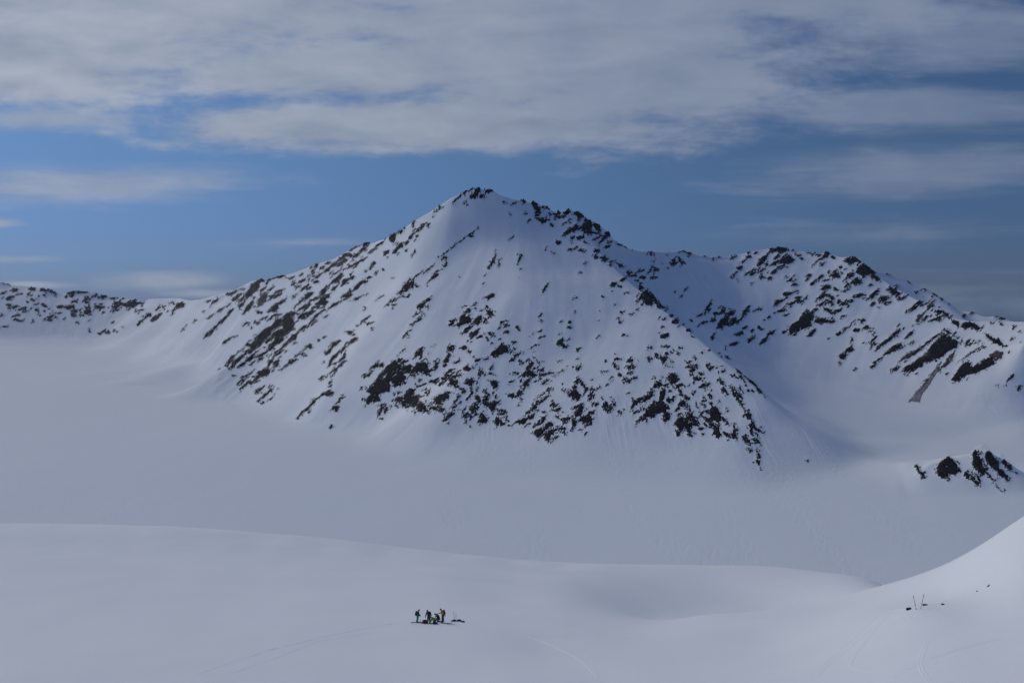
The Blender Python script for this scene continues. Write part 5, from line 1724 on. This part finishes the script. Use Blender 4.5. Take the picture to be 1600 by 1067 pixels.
# ---------------------------------------------------------------- the five skiers (x right, y away, z up; metres from each one's feet)
g1 = ground(652.2, 972.2)
person(g1, dict(pel=(.05, 0, .90), chest=(.06, 0, 1.24), neck=(.13, 0, 1.45), head=(.185, -.01, 1.565), face=(.95, -.2, -.35),
                shl=(.07, .19, 1.36), ell=(.13, .22, 1.08), wrl=(.30, .10, .92), shr=(.07, -.19, 1.36), elr=(.13, -.23, 1.08), wrr=(.31, -.09, .92),
                hdl=(1, -.3, -.2), hdr=(1, .3, -.2), pnl=(0, -1, -.3), pnr=(0, 1, -.3),
                hipl=(.05, .09, .86), knl=(.05, .12, .48), anl=(-.06, .12, .13), hipr=(.05, -.09, .86), knr=(.02, -.13, .48), anr=(-.12, -.13, .13), toe=(1, 0, 0)),
       "skier in dark jacket and teal trousers with grey helmet, leftmost of the group", dict(jacket=M_SLATE, trousers=M_TEAL, hat=M_GREY), hat='helmet')
backpack(g1, (-.15, 0, 1.17), (.18, 0, 1), (1, 0, 0), "slate backpack worn by the skier in teal trousers", M_SLATE, (0.15, 0.115, 0.235))
for dy, w in ((.12, "farther"), (-.13, "nearer")):
    q = Vector((g1.x - 0.08, g1.y + dy, 0))
    q.z = on_slope(q.x, q.y)
    ski(q, 0.0, "%s of the two skis under the skier in teal trousers" % w, M_SKI, 1.6)

g2 = ground(669.5, 973.2)
g2.y += 0.25
g2.z = on_slope(g2.x, g2.y)
person(g2, dict(pel=(.02, 0, .93), chest=(.0, -.06, 1.27), neck=(-.07, -.10, 1.45), head=(-.14, -.13, 1.56), face=(-.35, -.8, -.45),
                shl=(.21, -.05, 1.36), ell=(.30, -.08, 1.08), wrl=(.32, -.14, .84), shr=(-.21, -.05, 1.35), elr=(-.32, -.10, 1.08), wrr=(-.38, -.16, .83),
                pnl=(-1, 0, 0), pnr=(1, 0, 0), hipl=(.10, 0, .88), knl=(.14, -.04, .48), anl=(.14, 0, .11), hipr=(-.08, 0, .88), knr=(-.09, -.05, .48), anr=(-.08, -.02, .11), toe=(-.3, -1, 0)),
       "standing person in dark brown jacket and navy trousers with arms hanging, second from left", dict(jacket=M_DARKBROWN, trousers=M_NAVY, hat=M_BLACK), hat='beanie')

g3 = ground(677.6, 974.3)
person(g3, dict(pel=(.16, .05, .40), chest=(-.12, .0, .68), neck=(-.30, -.02, .80), head=(-.41, -.04, .83), face=(-.6, -.2, -.8),
                shl=(-.16, .19, .72), ell=(-.34, .22, .44), wrl=(-.42, .12, .20), shr=(-.16, -.20, .70), elr=(-.32, -.24, .40), wrr=(-.44, -.16, .17),
                hdl=(-.3, -.2, -1), hdr=(-.3, .1, -1), pnl=(0, -1, 0), pnr=(0, 1, 0),
                hipl=(.14, .15, .37), knl=(-.12, .20, .11), anl=(.30, .20, .09), hipr=(.14, -.07, .37), knr=(-.10, -.15, .11), anr=(.32, -.14, .09), toe=(1, 0, -.2)),
       "person in lime green jacket and navy trousers kneeling and bending down to the left", dict(jacket=M_GREEN, trousers=M_NAVY, hat=M_BLACK), hat='beanie')

g4 = ground(684.0, 971.4)
person(g4, dict(pel=(.12, .1, .42), chest=(-.03, .02, .76), neck=(-.16, -.02, .93), head=(-.30, -.05, 1.0), face=(-.95, -.25, -.3),
                shl=(-.05, .2, .86), ell=(-.24, .2, .66), wrl=(-.34, .08, .48), shr=(.02, -.19, .87), elr=(.24, -.26, .64), wrr=(.30, -.30, .40),
                pnl=(0, -1, 0), pnr=(-1, 0, 0), hdl=(-.5, -.2, -1), hipl=(.10, .19, .38), knl=(-.24, .22, .32), anl=(-.18, .2, .11), hipr=(.12, .0, .38), knr=(-.10, -.12, .11), anr=(.32, -.10, .09),
                toel=(-1, 0, 0), toer=(1, 0, -.2)),
       "crouching person in black jacket with yellow collar, between the green and yellow jackets", dict(jacket=M_BLACK, trousers=M_BLACK, hat=M_BLACK, collar=M_YELLOW), hat='cap')

g5 = ground(691.8, 972.9)
person(g5, dict(pel=(.03, 0, 1.0), chest=(-.06, -.02, 1.38), neck=(-.16, -.02, 1.60), head=(-.235, -.03, 1.72), face=(-.95, -.1, -.35),
                shl=(-.06, -.18, 1.50), ell=(-.33, -.13, 1.30), wrl=(-.56, .10, 1.22), shr=(.03, .17, 1.50), elr=(.27, .2, 1.20), wrr=(.29, .12, .93),
                hdl=(-1, .2, -.15), pnl=(0, 0, -1), curll=.2, pnr=(-1, 0, 0),
                hipl=(.02, -.10, .95), knl=(-.06, -.12, .52), anl=(-.02, -.13, .13), hipr=(.05, .10, .95), knr=(.05, .13, .52), anr=(.09, .14, .13), toe=(-1, -.1, 0)),
       "tall standing person in mustard yellow jacket with dark cap, reaching out to the left", dict(jacket=M_YELLOW, trousers=M_NAVY, hat=M_BLACK), hat='cap')
backpack(g5, (.17, 0, 1.33), (-.12, 0, 1), (-1, -.1, 0), "black backpack worn by the person in the yellow jacket", M_BLACK, (0.16, 0.125, 0.265))

# gear around the group
for u, v, a, lab, m_ in ((672.5, 974.6, 0.02, "red tipped ski lying in front of the kneeling green jacket", M_SKI_RED),
                         (697.0, 973.4, -0.06, "dark ski lying beside the boots of the yellow jacket", M_SKI),
                         (714.5, 971.4, 0.02, "dark ski lying below the two planted poles, right of the group", M_SKI)):
    q = ground(u, v)
    ski(q, a, lab, m_, 1.72 if u < 690 else 1.5)


def duffel(u, v, half, label, mat, cat="bag", name="bag", ang=0.0, trim=M_BLACK):
    p = ground(u, v)
    root = empty(name, p)
    tag(root, label, cat)
    Rz = Matrix.Rotation(ang, 3, 'Z')
    b_ = bmesh.new()
    rbox(b_, (0, 0, half[2] * 0.85), half, Rz, 0.22)
    bm_obj("bag_body", b_, mat, root)
    b_ = bmesh.new()
    rbox(b_, (0, 0, half[2] * 1.75), (half[0] * 0.8, half[1] * 0.75, half[2] * 0.22), Rz, 0.2)
    bm_obj("top_flap", b_, trim, root)
    for s in (1, -1):
        b_ = bmesh.new()
        tube(b_, [Rz @ Vector((-half[0] * .4, s * half[1] * .95, half[2] * 1.2)), Rz @ Vector((-half[0] * .3, s * half[1] * 1.0, half[2] * 1.9)),
                  Rz @ Vector((half[0] * .3, s * half[1] * 1.0, half[2] * 1.9)), Rz @ Vector((half[0] * .4, s * half[1] * .95, half[2] * 1.2))], 0.014)
        bm_obj("carry_strap", b_, trim, root)
    return root


duffel(663.8, 973.6, (.29, .19, .20), "dark red bag with black top flap beside the navy trousers", M_RED)
duffel(709.6, 969.8, (.24, .13, .075), "flat black bag lying at the foot of the left planted pole", M_BLACK, ang=.05)
duffel(717.0, 969.7, (.26, .14, .085), "black bag lying just right of the two planted poles", M_BLACK, ang=-.05)
duffel(723.3, 971.8, (.23, .12, .07), "black bag at the far right end of the gathered gear", M_BLACK, ang=.1)
duffel(705.5, 970.6, (.09, .06, .045), "tiny dark pouch lying left of the planted poles", M_BLACK)
p = ground(710.6, 968.6)
pole(p, p + Vector((-.16, 0, 1.12)), "taller leaning ski pole with dark bands right of the group")
p = ground(712.6, 968.6)
pole(p, p + Vector((.0, .02, .82)), "shorter upright ski pole right of the leaning pole")
p = ground(720.6, 969.6)
pole(p, p + Vector((-.03, 0, .17)), "short stub of a ski pole sticking up among the bags")
p = ground(657.5, 970.6)
pole(p, p + Vector((-.10, .25, .16)), "ski pole half buried in snow beside the teal trousers", pale=True)

# gear on the slope at right
a = ground(1431.6, 952.6)
pole(a, a + Vector((-.285, 0, 1.27)), "left one of the V shaped pair of planted ski poles on right slope", "poles planted on the right slope")
a = ground(1438.4, 950.6)
pole(a, a + Vector((.28, 0, 1.29)), "right one of the V shaped pair of planted ski poles on right slope", "poles planted on the right slope")
a = ground(1419.4, 952.6)
backpack(a, (0, 0, .08), (.95, .2, .18), (0, -.2, -1), "black backpack lying left of the V shaped poles", M_BLACK, (.12, .085, .18), straps=False)
duffel(1445.3, 945.7, (.23, .10, .06), "long dark bag lying behind the V shaped poles", M_BLACK, ang=.15)
duffel(1473.3, 944.8, (.13, .08, .045), "small dark bag alone on snow right of the V shaped poles", M_BLACK, ang=.1)


def stone(u, v, s, label, mat, seed, spike=0.0):
    p = ground(u, v)
    rs = np.random.RandomState(seed)
    b_ = bmesh.new()
    bmesh.ops.create_icosphere(b_, subdivisions=3, radius=1.0)
    for vv in b_.verts:
        q = vv.co.copy()
        k = 1 + 0.25 * float(perlin(np.array([q.x * 1.7 + seed + q.z]), np.array([q.y * 1.7 + q.z * 0.9]), 5)[0]) * 1.6
        q = Vector((q.x * s[0] * k, q.y * s[1] * k, q.z * s[2] * k))
        if spike and q.z > 0:
            t = q.z / s[2]
            q.x *= 1 - spike * t
            q.y *= 1 - spike * t
            q.z *= 1.25
        vv.co = q
    o = bm_obj("stone", b_, mat, None, False)
    o.location = p
    return tag(o, label, "stone")


stone(1527.3, 924.3, (.09, .07, .06), "small dark stone poking through the snow below the pointed stone", M_SNOWROCK, 2)
stone(1545.0, 915.6, (.11, .09, .15), "pointed grey brown stone highest up on the right snow slope", M_TAN, 5, 0.75)

# ================================================================== AIR
def haze_box(lo, hi, density):
    bm = bmesh.new()
    r = bmesh.ops.create_cube(bm, size=1.0)
    for v_ in r['verts']:
        v_.co = Vector(((lo[i] + hi[i]) / 2 + v_.co[i] * (hi[i] - lo[i]) for i in range(3)))
    me = bpy.data.meshes.new("haze")
    bm.to_mesh(me)
    bm.free()
    m = bpy.data.materials.new("thin_mountain_air")
    m.use_nodes = True
    nt = m.node_tree
    nt.nodes.remove(nt.nodes["Principled BSDF"])
    pv = nt.nodes.new("ShaderNodeVolumePrincipled")
    pv.inputs["Color"].default_value = (0.72, 0.84, 1.0, 1)
    pv.inputs["Density"].default_value = density
    pv.inputs["Anisotropy"].default_value = 0.2
    nt.links.new(pv.outputs["Volume"], nt.nodes["Material Output"].inputs["Volume"])
    me.materials.append(m)
    return tag(link(bpy.data.objects.new("haze", me)), kind="stuff")


haze_box((-21000, -120, -390), (21000, 9400, 560), 0.000016)
